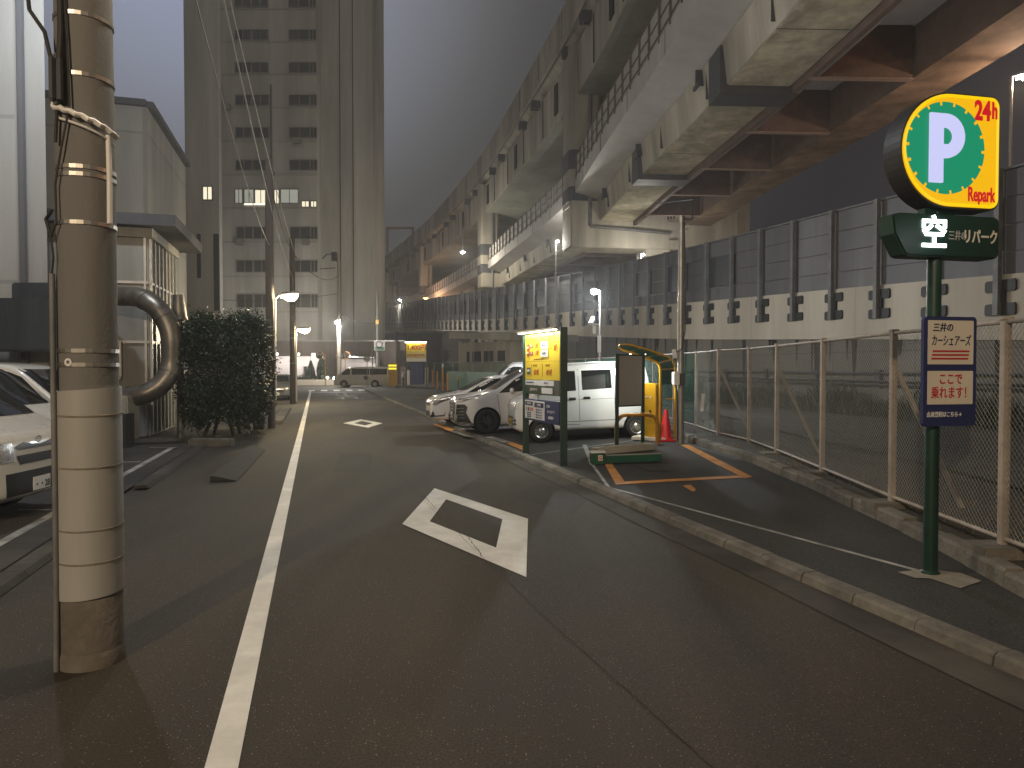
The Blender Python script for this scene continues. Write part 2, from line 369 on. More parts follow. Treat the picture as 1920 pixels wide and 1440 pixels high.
# the street
r0 = MB(); rows = []
for s_ in [-14 + 2.0*k for k in range(45)]:
    rows.append([rt(s_, t_, 0.0 + 0.0) for t_ in (-2.45, -0.8, 0.5, 1.8, 3.0, KT-0.05)])
r0.strip(rows); structure('road', r0, M_asph)
# crossing street at the far end
cs = MB(); cs.add([rt(60.5,-60,-0.006), rt(60.5,60,-0.006), rt(78,60,-0.006), rt(78,-60,-0.006)], [(0,1,2,3)]); structure('cross_street', cs, M_asph)
# a patch of newer asphalt on the right of a long seam
pt = MB()
A_, B_, C_ = G(722,868), G(905,1045), G(1330,1440)
seam = [A_, G(800,942), B_, G(1010,1150), G(1150,1275), C_, Vector((C_.x+0.55, C_.y-1.2, 0))]
def zz(v, z): return Vector((v.x, v.y, z))
rowa = [zz(v, 0.003) for v in seam]; rowb = []
for v in seam:
    s_ = v.dot(U); rowb.append(rt(s_ , KT-0.75, 0.003))
pt.strip([rowa, rowb]); structure('road_patch', pt, asphalt('newer_asphalt', (0.046, 0.038, 0.027)))

def flat(poly, z, name, m, sub=None):
    b = MB(); b.add([zz(p, z) for p in poly], [tuple(range(len(poly)))]); return structure(name, b, m)
def lineseg(mb, a, b, w, z, zf=None):
    a = Vector(a); b = Vector(b); d = (b-a); d.z = 0; L = d.length; d.normalize(); n_ = Vector((-d.y, d.x, 0))*w/2
    k = max(1, int(L/1.0)); rows = []
    for i in range(k+1):
        c = a + (b-a)*(i/k)
        r_ = []
        for sg in (-1, 1):
            q = c + n_*sg; q.z = (zf(q.x, q.y) if zf else 0) + z; r_.append(q)
        rows.append(r_)
    mb.strip(rows)
# white edge line
wl = MB()
lineseg(wl, rt(-4, -0.44), rt(58.5, -0.32), 0.15, 0.006)
structure('edge_line_marking', wl, M_line)
def ring(outer, inner, z, name, m):
    b = MB(); n = len(outer); b.add([zz(p, z) for p in outer] + [zz(p, z) for p in inner], [(i, (i+1) % n, n+(i+1) % n, n+i) for i in range(n)]); return structure(name, b, m)
ring([G(814,917), G(990,975), G(987,1086), G(753,985)], [G(836,938), G(942,976), G(930,1030), G(805,980)], 0.008, 'diamond_marking', M_line)
ring([G(675.6,786.7), G(717,794), G(690,802.5), G(643,794)], [G(678,790), G(699,794), G(684,798.3), G(663,794)], 0.008, 'diamond_marking', M_line)
# stop line, crossing, faded characters
sl = MB(); lineseg(sl, rt(55.5, -0.2), rt(55.5, 3.9), 0.45, 0.007); structure('stop_line_marking', sl, M_line)
cw = MB()
for k in range(5): cw.add([rt(58.6, -0.5+k*1.0, 0.008), rt(58.6, 0.0+k*1.0, 0.008), rt(61.8, 0.0+k*1.0, 0.008), rt(61.8, -0.5+k*1.0, 0.008)], [(0,1,2,3)])
structure('crossing_marking', cw, M_line)
for k, ch in enumerate('止まれ'):
    M = Matrix.Translation(rt(52.5-k*3.3-1.6, 2.0, 0.008)) @ Matrix.Rotation(R(15.5), 4, 'Z') @ Matrix.Diagonal((1.0, 1.9, 1, 1))
    o = letters(ch, 1.9, M_lineworn, None, M, extr=0.0, name='stop_marking', bold=0.02); o['kind'] = 'structure'
for k, (px, py, r_) in enumerate(((1240,880,.28),)):
    c = GL(px, py, .004) if px > 1000 else G(px, py, .004); mb = MB(); n_ = 28
    rows = [[c+Vector((math.cos(2*math.pi*j/n_)*q_, math.sin(2*math.pi*j/n_)*q_, .002)) for j in range(n_)] for q_ in (r_, r_*.90)]
    mb.add(rows[0]+rows[1], [(j,(j+1)%n_,n_+(j+1)%n_,n_+j) for j in range(n_)]); mb.add([c+Vector((math.cos(2*math.pi*j/n_)*r_*.86, math.sin(2*math.pi*j/n_)*r_*.86, .002)) for j in range(n_)], [tuple(range(n_))])
    structure('manhole_cover', mb, mat('cast_iron_%d' % k, (.035,.033,.031), .6, .3, nscale=9, namt=.4, bump=.5, bscale=40))
ck = MB(); rr_ = random.Random(11)
for (x0, y0, x1, y1, w_) in ((722,868,1010,1150,.0022),(1010,1150,1335,1440,.0028),(870,1000,905,1045,.006),(792,928,817,955,.004)):
    a = G(x0, y0, .0095); c = G(x1, y1, .0095); n_ = 26; d = (c-a).normalized(); nn = Vector((-d.y, d.x, 0)); pr = []
    for j in range(n_+1): o_ = nn*rr_.gauss(0, .005); p_ = a+(c-a)*j/n_+o_; ww_ = w_*rr_.uniform(.4,1.2); pr.append([p_-nn*ww_, p_+nn*ww_])
    ck.strip(pr)
structure('road_cracks', ck, mat('tar_seam', (.030,.026,.021), .8))
pt2 = MB()
for (qs) in (((1010,905),(1110,932),(1075,965),(965,932)), ((640,850),(700,850),(690,885),(622,885))):
    pt2.add([G(x, y, .0035) for x, y in qs], [tuple(range(len(qs)))])
structure('asphalt_repair', pt2, asphalt('repair_asphalt', (.034,.030,.024)))
# gutter of patched concrete and the kerb beside the car park
gu = MB(); rows = []
for k in range(60):
    s_ = -6 + k*1.15; w1 = 0.27 + 0.02*math.sin(k*1.7)
    rows.append([rt(s_, KT-0.1-w1, 0.0065), rt(s_, KT-0.02, 0.0065)])
gu.strip(rows); structure('gutter', gu, M_gutter)
kb = MB()
for k in range(108):
    s_ = -5 + k*0.6; j = rnd.uniform(-0.006, 0.006)
    a, b = rt(s_+0.006, 0), rt(s_+0.592, 0)
    zt = 0.088 + rnd.uniform(-0.006, 0.006)
    prof = [(KT-0.02+j, -0.02), (KT+0.0+j, zt-0.02), (KT+0.025+j, zt), (KT+0.15+j, zt), (KT+0.15+j, -0.02)]
    kb.strip([[rt(s_+0.006, p[0], p[1]) for p in prof], [rt(s_+0.592, p[0], p[1]) for p in prof]], closed=True)
structure('kerb', kb, M_kerb)
# car park surface
lt_ = MB(); rows = []
for k in range(75):
    s_ = -6 + k*1.0
    rows.append([rt(s_, t_, lotz(*(rt(s_, t_).xy))) for t_ in (KT+0.10, KT+1, KT+2, KT+3, KT+4.5, KT+6, KT+9, KT+14, KT+20)])
lt_.strip(rows); structure('car_park_surface', lt_, M_lot)
# markings on the car park
ob = MB()
def lq(pts, mb, dz=0.005): mb.add([GL(px, py, dz) for px, py in pts], [tuple(range(len(pts)))])
lq([(1277,835),(1292,834),(1412,895),(1398,898),(1345,872)], ob)
lq([(1155,910),(1157,905),(1398,892),(1412,896)], ob, 0.007)
lq([(1124,852),(1133,850),(1172,904),(1155,909)], ob)
lq([(1281,912),(1296,910),(1307,920),(1300,923)], ob)
lq([(950,832),(960,829),(988,840),(980,845)], ob); lq([(812,796),(822,794),(852,806),(845,810)], ob)
structure('orange_bay_marking', ob, M_orange)
wb = MB()
lineseg(wb, GL(1142,915), GL(1730,1074), 0.055, 0.005, lotz)
lineseg(wb, GL(1112,873), GL(1142,915), 0.05, 0.005, lotz); lineseg(wb, GL(1096,835), GL(1112,873), 0.09, 0.006, lotz)
lineseg(wb, GL(997,853), GL(1200,825), 0.06, 0.005, lotz); lineseg(wb, GL(1200,825), GL(1300,829), 0.06, 0.006, lotz)
lineseg(wb, GL(878,819), GL(965,810), 0.08, 0.005, lotz); lineseg(wb, GL(915,819), GL(952,830), 0.22, 0.006, lotz)
lineseg(wb, GL(850,809), GL(878,819), 0.18, 0.005, lotz)
structure('bay_line_marking', wb, M_lineworn)
# pale concrete footing round the sign pole
ft = MB(); lq([(1688,1076),(1740,1070),(1808,1078),(1846,1093),(1806,1107),(1748,1088),(1720,1087)], ft, 0.006)
structure('footing_patch', ft, mat('footing_patch', (0.33, 0.30, 0.24), 0.9, nscale=5, namt=0.3, stain=0.3))

# left side: low channel, yard surface and bay lines
ly = MB()
ly.add([rt(-8,-20,0.004), rt(-8,-2.75,0.004), rt(17.5,-2.75,0.004), rt(17.5,-20,0.004)], [(0,1,2,3)]); structure('yard_surface', ly, M_oldasph)
ch = MB()
for k in range(40):
    s_ = -3 + k*0.6
    if 8.6 < s_ < 11.4: continue
    ch.strip([[rt(s_+0.006, t_, z_) for t_, z_ in ((-2.70,0.0),(-2.68,0.045),(-2.50,0.05),(-2.46,0.0))], [rt(s_+0.594, t_, z_) for t_, z_ in ((-2.70,0.0),(-2.68,0.045),(-2.50,0.05),(-2.46,0.0))]], closed=True)
structure('channel_edging', ch, M_gutter)
cv = MB(); cv.add([rt(4.5,-3.05,0.010), rt(4.5,-2.76,0.010), rt(10,-2.76,0.010), rt(10,-3.05,0.010)], [(0,1,2,3)]); structure('drain_channel', cv, M_gutter)
yl = MB()
YT = G(0,1020).dot(N)
YT2 = G(318,841).dot(N)
lineseg(yl, G(-60,1052), G(322,840), 0.12, 0.009)
lineseg(yl, G(30,958), G(95,958), 0.07, 0.009); lineseg(yl, G(215,868), G(262,867), 0.07, 0.009); lineseg(yl, G(280,840), G(330,840), 0.07, 0.010)
structure('yard_line_marking', yl, M_lineworn)

# ================================================================= ELEVATED RAMP WITH NOISE BARRIER
K = 1.121; UPZ = Vector((0,0,1))
def zk(z): return 1.85 + (z-1.65)*K
def catmull(pts, n):
    out = []
    for i in range(len(pts)-1):
        p0 = pts[max(i-1, 0)]; p1 = pts[i]; p2 = pts[i+1]; p3 = pts[min(i+2, len(pts)-1)]
        for k in range(n):
            t = k/n
            out.append(tuple(0.5*((2*b) + (-a+c)*t + (2*a-5*b+4*c-d)*t*t + (-a+3*b-3*c+d)*t*t*t) for a, b, c, d in zip(p0, p1, p2, p3)))
    out.append(tuple(pts[-1])); return out
# x, y, barrier top, barrier foot, girder foot (first in the survey's own units, then scaled)
RP = [(15.17,4,5.8,3.2,1.8),(13.62,10,6.1,3.46,2.05),(11.94,16.5,6.36,3.76,2.3),(10.5,22,6.6,4.03,2.54),(7.86,32.3,7.04,4.5,2.96),(4.73,45,7.74,5.2,3.65),(1.5,53,8.1,5.45,4.2),(-3.2,65,8.6,5.95,5.0),(-11.5,90,10.2,7.5,6.3),(-21.9,124,12.1,9.5,8.1),(-31,150,13.4,10.8,9.4)]
RP = catmull([(a*K, b*K, zk(c), zk(d), zk(e_)) for a, b, c, d, e_ in RP], 8)
class Path:
    def __init__(s, pts):
        s.p = pts; s.L = [0]
        for a, b in zip(pts, pts[1:]): s.L.append(s.L[-1] + math.hypot(b[0]-a[0], b[1]-a[1]))
    def at(s, d):
        i = 0
        while i < len(s.L)-2 and s.L[i+1] < d: i += 1
        t = (d-s.L[i])/(s.L[i+1]-s.L[i]); a, b = s.p[i], s.p[i+1]
        q = [u+(v-u)*t for u, v in zip(a, b)]
        d_ = Vector((b[0]-a[0], b[1]-a[1], 0)).normalized()
        return q, d_, Vector((d_.y, -d_.x, 0))                        # point, along, to the right
ramp = Path(RP)
rampT = thing('elevated_ramp', 'pale concrete slip road ramp carrying the tall grey noise barrier', 'elevated road', (RP[16][0], RP[16][1], 0))
def sweep_rows(path, d0, d1, step, fn):
    rows = []; n = max(1, int((d1-d0)/step))
    for i in range(n+1):
        q, t, r_ = path.at(d0+(d1-d0)*i/n); rows.append([Vector((q[0], q[1], 0)) + r_*o + Vector((0,0,z)) for o, z in fn(q)])
    return rows
LR = ramp.L[-1]
b = MB(); b.strip(sweep_rows(ramp, 0, LR, 2.5, lambda q: [(0, q[4]), (0, q[3]+0.12), (0.30, q[3]+0.12), (0.30, q[3]-0.6), (9.5, q[3]-0.6), (9.5, q[4])]), closed=True); b.build('girder', M_concpale, rampT)
i65 = ramp.L[next(i for i, p in enumerate(RP) if p[1] > 63*K)]
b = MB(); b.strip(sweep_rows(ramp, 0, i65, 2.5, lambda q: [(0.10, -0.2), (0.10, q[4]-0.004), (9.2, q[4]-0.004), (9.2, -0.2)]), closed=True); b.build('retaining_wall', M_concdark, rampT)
d_ = i65 + 6
while d_ < LR:
    q, t, r_ = ramp.at(d_); b = MB()
    c = Vector((q[0], q[1], 0)) + r_*4.5
    b.box(c + Vector((0,0,q[4]/2-0.3)), (6.5, 1.5, q[4]), rz=math.atan2(r_.y, r_.x)); b.build('pier', M_concdark, rampT); d_ += 15
b = MB()
for k, (zz_, rr_) in enumerate(((1.30, .04), (1.42, .03), (1.68, .045))):
    pts = []
    d_ = 0
    while d_ < i65*0.75:
        q, t, r_ = ramp.at(d_); pts.append(Vector((q[0], q[1], zz_)) - r_*0.06); d_ += 3
    b.tube(pts, rr_, 6)
d_ = 1
while d_ < i65*0.75:
    q, t, r_ = ramp.at(d_); b.box(Vector((q[0], q[1], 1.5)) - r_*0.0, (0.05, 0.22, 0.62), rz=math.atan2(t.y, t.x)-R(90)); d_ += 3.1
b.build('wall_pipes', M_jacket, rampT)
M_bar = [M_barrier] + [mat('noise_panel_grey', c_, .6, nscale=1.1+k*.4, namt=.2, stain=.34, streak=True) for k, c_ in enumerate(((.14,.14,.152), (.185,.182,.186), (.155,.152,.156)))]
nb = thing('noise_barrier', 'tall grey noise barrier of posts and panels along the ramp edge', 'noise barrier', (RP[16][0], RP[16][1], RP[16][3]))
bay = 2.17; nbay = int(LR/bay)
from_bay = 2
near_bays = 62
def panel_mesh(mb, d0, d1, fr0, fr1, o):
    (q0, t0, r0_), (q1, t1, r1_) = ramp.at(d0), ramp.at(d1)
    vs = []
    for q, r_ in ((q0, r0_), (q1, r1_)):
        for oo in (o, o+0.09):
            for fr in (fr0, fr1): vs.append(Vector((q[0], q[1], q[3]+(q[2]-q[3])*fr)) + r_*oo)
    mb.add(vs, [(0,1,5,4),(2,6,7,3),(0,4,6,2),(1,3,7,5),(0,2,3,1),(4,5,7,6)])
pm = {M_barrier: 0}
def bay_panels(k, mbA, mbB):
    d0 = k*bay+0.03; d1 = (k+1)*bay-0.03; dark = (k % 4 in (1, 3)) and rnd.random() < 0.85
    for j in range(4):
        panel_mesh(mbA, d0, d1, j*0.25+0.004, (j+1)*0.25-0.004, 0.06+0.004*(j % 2))
    if dark: panel_mesh(mbB, d0+.03, d1-.03, 0.262, 0.738, -0.035)
def post_at(k, mb, mbp):
    q, t, r_ = ramp.at(k*bay); rz = math.atan2(t.y, t.x)-R(90)
    c = Vector((q[0], q[1], 0)); zb, zt_ = q[3]-0.98, q[2]+0.03
    x = Vector((math.cos(rz), math.sin(rz), 0))
    mb.box(c - r_*0.09 + Vector((0,0,(zb+zt_)/2)), (0.016, 0.15, zt_-zb), rz=rz)
    mb.box(c - r_*0.16 + Vector((0,0,(zb+zt_)/2)), (0.14, 0.15, zt_-zb), rz=rz)
    for zz_ in (-0.19, -0.82):
        poly = [(-.40,-.16),(.40,-.16),(.45,-.11),(.45,.11),(.40,.16),(-.40,.16),(-.45,.11),(-.45,-.11)]
        M = Matrix((t, Vector((0,0,1)), -r_)).transposed().to_4x4(); M.translation = c + Vector((0,0,q[3]+zz_))
        mbp.prism(poly, 0.0, 0.07, M)
    mbp.box(c - r_*0.05 + Vector((0,0,q[3]-0.47)), (0.14, 0.30, 0.36), rz=rz)
for k in range(1, min(nbay, 88)):
    a1, a2 = MB(), MB(); bay_panels(k, a1, a2)
    o = a1.build('noise_panel', M_bar[int(rnd.random()*4)], nb)
    if a2.v: a2.build('window_panel', M_barrier2, o)
    p1, p2 = MB(), MB(); post_at(k, p1, p2); o = p1.build('post', M_bpost, nb); p2.build('bracket', M_bolt, o)
b = MB(); b.strip(sweep_rows(ramp, bay, LR-1, 2.2, lambda q: [(-0.02, q[2]), (-0.02, q[2]+0.06), (0.2, q[2]+0.06), (0.2, q[2])]), closed=True); b.build('top_cap', M_bpost, nb)
mst = mat('leak_streak', (.035,.031,.026), .95, nscale=3, namt=.5)
for k in range(90):
    q, t, r_ = ramp.at(rnd.uniform(6, i65-2)); wz = rnd.uniform(.05,.22); L_ = rnd.uniform(.5, 2.2); z1 = q[4]-.01
    c = Vector((q[0], q[1], 0)) + r_*.094; b = MB(); b.add([c-t*wz+UPZ*z1, c+t*wz+UPZ*z1, c+t*wz*.5+UPZ*(z1-L_*.7), c+t*wz*.15+UPZ*(z1-L_), c-t*wz*.3+UPZ*(z1-L_*.8)], [(0,1,2,3,4)])
    if k < 60: b.build('leak_stain', mst, rampT)
# inspection plate on the ramp girder
b = MB(); q, t, r_ = ramp.at(11.3)

# ================================================================= DOUBLE-DECK EXPRESSWAY
E_ = [(7.0,-12),(6.9,0),(6.3,12),(5.75,22),(5.2,30),(4.6,38),(3.56,46),(1.2,58),(-1.3,70),(-3.6,80),(-9.2,100),(-15.5,120),(-26.5,150),(-33,168)]
L_ = [(6.3,-12),(6.1,0),(5.95,10),(5.75,18),(5.4,26),(4.55,36.5),(3.75,48),(1.9,58),(-.7,70),(-2.8,80),(-8.4,100),(-14.7,120),(-25.7,150),(-32,168)]
up = Path(catmull([(a*K, b*K) for a, b in E_], 5)); lo = Path(catmull([(a*K, b*K) for a, b in L_], 5))
vd = thing('elevated_expressway', 'huge double-deck concrete expressway with railings piers and box girders', 'expressway', (3.9, 52, 0))
def sweep(path, sec, name, m, d0=0, d1=None, step=4.0, closed=True, parent=vd):
    mb = MB(); mb.strip(sweep_rows(path, d0, path.L[-1] if d1 is None else d1, step, lambda q: sec), closed=closed); return mb.build(name, m, parent)
Z = zk
# upper deck
sweep(up, [(0,Z(23.3)),(0,Z(25.3)),(.28,Z(25.3)),(.28,Z(23.3))], 'parapet', M_conc)
sweep(up, [(-.06,Z(22.9)),(-.06,Z(23.3)),(10.9,Z(23.3)),(10.9,Z(22.3)),(1.0,Z(22.2)),(.2,Z(22.75))], 'deck', M_conc)
sweep(up, [(.45,Z(18.9)),(.40,Z(21.9)),(.9,Z(22.25)),(10.2,Z(22.3)),(10.2,Z(18.9))], 'girder', M_conc)
sweep(up, [(.50,Z(18.87)),(.50,Z(18.9)-.004),(10.1,Z(18.9)-.004),(10.1,Z(18.87))], 'soffit_panel', M_soffsteel)
sweep(up, [(10.9,Z(23.3)),(10.9,Z(25.3)),(11.2,Z(25.3)),(11.2,Z(22.6))], 'parapet', M_conc)
b = MB()
d_ = 2
while d_ < up.L[-1]-1:
    q, t, r_ = up.at(d_); c = Vector((q[0], q[1], 0)); b.beam(c+Vector((0,0,Z(25.3)+.02))+r_*.1, c+t*0.9+Vector((0,0,Z(25.3)+.02))+r_*.1, .07, .10); d_ += 1.5
b.build('top_rail', M_rust, vd)
d_ = 18.0; kk = 0
while d_ < up.L[-1]-3:
    q, t, r_ = up.at(d_); c = Vector((q[0], q[1], 0)); rz = math.atan2(t.y, t.x)-R(90); b = MB()
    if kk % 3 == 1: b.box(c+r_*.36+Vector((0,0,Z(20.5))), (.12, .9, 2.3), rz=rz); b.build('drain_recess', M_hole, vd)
    else: b.box(c-r_*.02+Vector((0,0,Z(21.8))), (.7, .12, .7), rz=rz); b.box(c-r_*.02+Vector((0,0,Z(21.8)))+t*.5, (.7, .12, .7), rz=rz); b.box(c-r_*.2+t*.25+Vector((0,0,Z(21.55))), (.12, .8, .12), rz=rz); b.build('bracket', M_jacket, vd)
    d_ += 5.2; kk += 1
q0 = []
for i in range(60):
    q, t, r_ = up.at(3+i*2.9); q0.append(Vector((q[0], q[1], Z(22.5))) - r_*0.12)
b = MB(); b.tube(q0, .07, 6); b.build('drain_pipe', M_bpost, vd)
# lower deck
sweep(lo, [(-.05,Z(12.7)),(-.05,Z(13.6)),(.25,Z(13.6)),(.25,Z(13.2)),(11.5,Z(13.2)),(11.5,Z(12.5)),(1.5,Z(12.35))], 'deck', M_fascia)
sweep(lo, [(1.75,Z(11)),(1.55,Z(12.45)),(4.3,Z(12.45)),(4.15,Z(11))], 'girder', M_conc)
sweep(lo, [(1.80,Z(11)-.03),(1.80,Z(11)-.004),(4.10,Z(11)-.004),(4.10,Z(11)-.03)], 'soffit_panel', M_concsoff)
sweep(lo, [(8.0,Z(10.9)),(8.0,Z(12.45)),(10.0,Z(12.45)),(10.0,Z(10.9))], 'girder', M_brown)
sweep(lo, [(8.05,Z(10.9)-.03),(8.05,Z(10.9)-.004),(9.95,Z(10.9)-.004),(9.95,Z(10.9)-.03)], 'soffit_panel', mat('orange_brown_soffit', (0.34, 0.24, 0.17), .85, nscale=1.6, namt=.35, stain=.4, bump=.3, bscale=8))  # second girder's soffit panel, orange-brown and mottled by noise
sweep(lo, [(11.5,Z(12.5)),(11.5,Z(14.2)),(11.8,Z(14.2)),(11.8,Z(12.5))], 'parapet', M_conc)
# dark jackets round the first box girder, brown cross frames between the girders
for dd in (28.0, 40.5, 52.5):
    q, t, r_ = lo.at(dd); c = Vector((q[0], q[1], 0)); rz = math.atan2(t.y, t.x)-R(90)
    b = MB(); b.box(c+r_*2.95+Vector((0,0,Z(11.6)-.12)), (2.95, 1.3, 1.75), rz=rz); b.build('girder_jacket', M_jacket, vd)
d_ = 10.5
while d_ < lo.L[-1]-4:
    q, t, r_ = lo.at(d_); c = Vector((q[0], q[1], 0)); rz = math.atan2(t.y, t.x)-R(90)
    b = MB(); b.box(c+r_*6.05+Vector((0,0,Z(11.6))), (3.7, .03, 1.9), rz=rz); o = b.build('cross_frame', M_brown, vd)
    b = MB(); b.box(c+r_*6.05+Vector((0,0,Z(10.75)-.01)), (3.7, .28, .03), rz=rz)
    b.beam(c+r_*4.35+Vector((0,0,Z(12.0)))+t*2.4, c+r_*5.1+Vector((0,0,Z(10.85))), .12, .10)
    b.build('flange', M_brownpale, o)
    d_ += 5.6
pts = []
for i in range(40):
    q, t, r_ = lo.at(2+i*2.6); pts.append(Vector((q[0], q[1], Z(10.95)-.14)) + r_*4.42)
b = MB(); b.tube(pts[:21], .11, 8); b.build('drain_pipe', M_bpost, vd)
b = MB(); sweep(lo, [(4.18,Z(10.9)-.18),(4.18,Z(12.3)),(4.42,Z(12.3)),(4.42,Z(10.9)-.18)], 'edge_beam', M_brown)
# railing of pale panels on the lower deck
d_ = 1.0; n = 0
while d_ < lo.L[-1]-2 and n < 96:
    (qa, ta, ra), (qb, tb, rb) = lo.at(d_+.05), lo.at(d_+1.55)
    A_, B_ = Vector((qa[0], qa[1], 0)), Vector((qb[0], qb[1], 0)); b = MB()
    b.beam(A_+Vector((0,0,Z(14.3))), B_+Vector((0,0,Z(14.3))), .04, 1.35); o = b.build('railing_panel', M_rail, vd)
    b = MB()
    for zz_ in (13.75, 14.3, 14.9): b.beam(A_-ra*.05+Vector((0,0,Z(zz_))), B_-rb*.05+Vector((0,0,Z(zz_))), .05, .045)
    b.box(A_-ra*.07+Vector((0,0,Z(14.2))), (.08, .09, 1.7), rz=math.atan2(ta.y, ta.x)-R(90)); b.build('rail', M_rust, o)
    d_ += 1.6; n += 1
    if n > 40: d_ += 0.3
q, t, r_ = lo.at(2)
# brackets and lamps slung below the deck edge
d_ = 14.0
while d_ < 150:
    q, t, r_ = lo.at(d_); c = Vector((q[0], q[1], 0)); rz = math.atan2(t.y, t.x)-R(90); b = MB()
    b.box(c+r_*1.55+Vector((0,0,Z(12.05))), (.5, .10, .6), rz=rz); b.box(c+r_*1.35+Vector((0,0,Z(11.75))), (.1, .7, .16), rz=rz); b.build('bracket', M_jacket, vd); d_ += 9.4
# construction joints and leak streaks down the girders
d_ = 6.0
while d_ < up.L[-1]-3:
    q, t, r_ = up.at(d_); c = Vector((q[0], q[1], 0)); rz = math.atan2(t.y, t.x)-R(90)
    b = MB(); b.box(c-r_*.012+Vector((0,0,Z(24.3))), (.05,.035,Z(25.3)-Z(23.3)), rz=rz); b.box(c+r_*.38+Vector((0,0,Z(20.4))), (.10,.03,Z(21.8)-Z(19)), rz=rz); b.build('joint', M_jacket, vd); d_ += 7.6
d_ = 4.0
while d_ < lo.L[-1]-3:
    q, t, r_ = lo.at(d_); c = Vector((q[0], q[1], 0)); rz = math.atan2(t.y, t.x)-R(90)
    b = MB(); b.box(c-r_*.055+Vector((0,0,Z(13.15))), (.03,.03,Z(13.6)-Z(12.7)), rz=rz); b.box(c+r_*1.66+Vector((0,0,Z(11.7))), (.14,.025,1.2), rz=rz); b.box(c+r_*2.95+Vector((0,0,Z(11)-.034)), (2.4,.03,.012), rz=rz); b.build('joint', M_jacket, vd); d_ += 6.3
# piers
def pier(dE, bottom, ground_leg=True, wide=12.6):
    q, t, r_ = up.at(dE); c = Vector((q[0], q[1], 0)); rz = math.atan2(t.y, t.x)-R(90)
    zb, zt_ = Z(bottom), Z(22.0)
    b = MB(); cc = c + r_*1.05
    w = 1.15; sec = [(-w+.25,-w),(w-.25,-w),(w,-w+.25),(w,w-.25),(w-.25,w),(-w+.25,w),(-w,w-.25),(-w,-w+.25)]
    M = Matrix.Rotation(rz, 4, 'Z'); M.translation = cc
    b.prism(sec, zb+2.9, zt_, M); o = b.build('pier', M_conc, vd)
    b = MB(); s2 = [(x*1.04, y*1.04) for x, y in sec]
    b.prism(s2, Z(14.2), Z(15.4), M); b.prism(s2, Z(12.2), Z(13.1), M); b.build('steel_jacket', M_jacket, o)
    b = MB(); b.tube([cc-t*1.3+r_*.3+Vector((0,0,Z(19)))] + [cc-t*1.3+r_*.3+Vector((0,0,Z(z_)))for z_ in (16,13,10.6)], .13, 8)
    b.tube([cc-t*1.3+r_*.3+Vector((0,0,Z(10.6))), cc-t*1.4+r_*3.5+Vector((0,0,Z(10.45))), cc-t*1.4+r_*6.2+Vector((0,0,Z(10.3)))], .12, 8); b.build('drain_pipe', M_bpost, o)
    b = MB(); cb = c + r_*(wide/2-.05)
    b.box(cb+Vector((0,0,(zb+Z(12.3)-.1)/2)), (wide, 2.6, Z(12.3)-.1-zb), rz=rz); b.build('cross_beam', M_conc, vd, bevel=.08)
    b = MB()
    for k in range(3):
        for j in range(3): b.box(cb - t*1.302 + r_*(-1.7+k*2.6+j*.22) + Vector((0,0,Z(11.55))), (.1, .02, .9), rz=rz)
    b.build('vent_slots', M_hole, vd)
    b = MB(); b.box(c+r_*5.7+Vector((0,0,Z(20.6))), (9.3, 2.0, 2.9), rz=rz); b.build('cross_beam', M_conc, vd, bevel=.06)
    for oo in (7.4, 13.6):
        b = MB(); b.box(c+r_*(oo-.9)+Vector((0,0,(zb+Z(12.2) if oo > 10 else zb)/2)), (1.8, 2.0, (Z(12.2)-.4 if oo > 10 else zb)), rz=rz); b.build('pier', M_conc, vd)
    b = MB(); b.box(c+r_*11.6+Vector((0,0,(Z(12)+Z(22))/2)), (1.8, 2.0, Z(22)-Z(12)), rz=rz); b.build('pier', M_conc, vd)
def d_of(path, y):
    return next(path.L[i] for i, p in enumerate(path.p) if p[1] >= y)
for yy, bt in ((46*K, 9.3), (80*K, 10.6), (118*K, 12.3), (150*K, 12.6)): pier(d_of(up, yy), bt)
# overhead sign frame far down the upper deck
q, t, r_ = up.at(d_of(up, 146*K)); c = Vector((q[0], q[1], Z(25)))
b = MB(); b.box(c+Vector((0.3,0,3.2)), (.5,.5,7.5)); b.box(c+Vector((3.4,0,6.8)), (6.5,.5,.5)); b.box(c+Vector((6.3,0,3.2)), (.5,.5,7.5))
tag(b.build('sign_gantry', M_brownpale), 'pale sign gantry frame standing on the far end of the upper deck', 'gantry')

# ================================================================= BUILDINGS
def windows(parent, D, xs, rows, m, depth=0.12, frame=M_winframe):
    """Each window a recess frame with its own pane."""
    for (x0, x1) in xs:
        for (y0, y1) in rows:
            a = P(x0, y1, D); c = P(x1, y0, D); w_ = c.x-a.x; h_ = c.z-a.z; cx = (a.x+c.x)/2; cz = (a.z+c.z)/2
            b = MB(); t_ = 0.09
            b.box((cx, D-.06, a.z), (w_+t_, .12, t_)); b.box((cx, D-.06, c.z), (w_+t_, .12, t_))
            b.box((a.x, D-.06, cz), (t_, .12, h_-t_)); b.box((c.x, D-.06, cz), (t_, .12, h_-t_)); b.box((cx, D-.05, cz), (.07, .1, h_-t_))
            f = b.build('window', frame, parent)
            b = MB(); b.box((cx, D-.02, cz), (w_-t_, .03, h_-t_)); b.build('pane', m, f)
def block(mb, x0, x1, D, ztop, depth, z0=-0.2):
    a = (x0-960)/F*D; b_ = (x1-960)/F*D
    mb.box(((a+b_)/2, D+depth/2, (z0+ztop)/2), (b_-a, depth, ztop-z0))
oA = thing('office_building', 'grey office block with a lit upper window row behind the street lamps', 'building', ((508-960)/F*88, 88, 0))
b = MB(); block(b, 416, 597, 88, P(0,-60,88).z, 16); b.build('wall', M_face, oA)
rows_dark = [(552,577),(489,511),(427,449),(243,262),(303,322),(183,202),(123,142),(63,82),(3,22)]
windows(oA, 88, [(446,476),(478,508),(546,584),(585,597)], rows_dark, M_win)
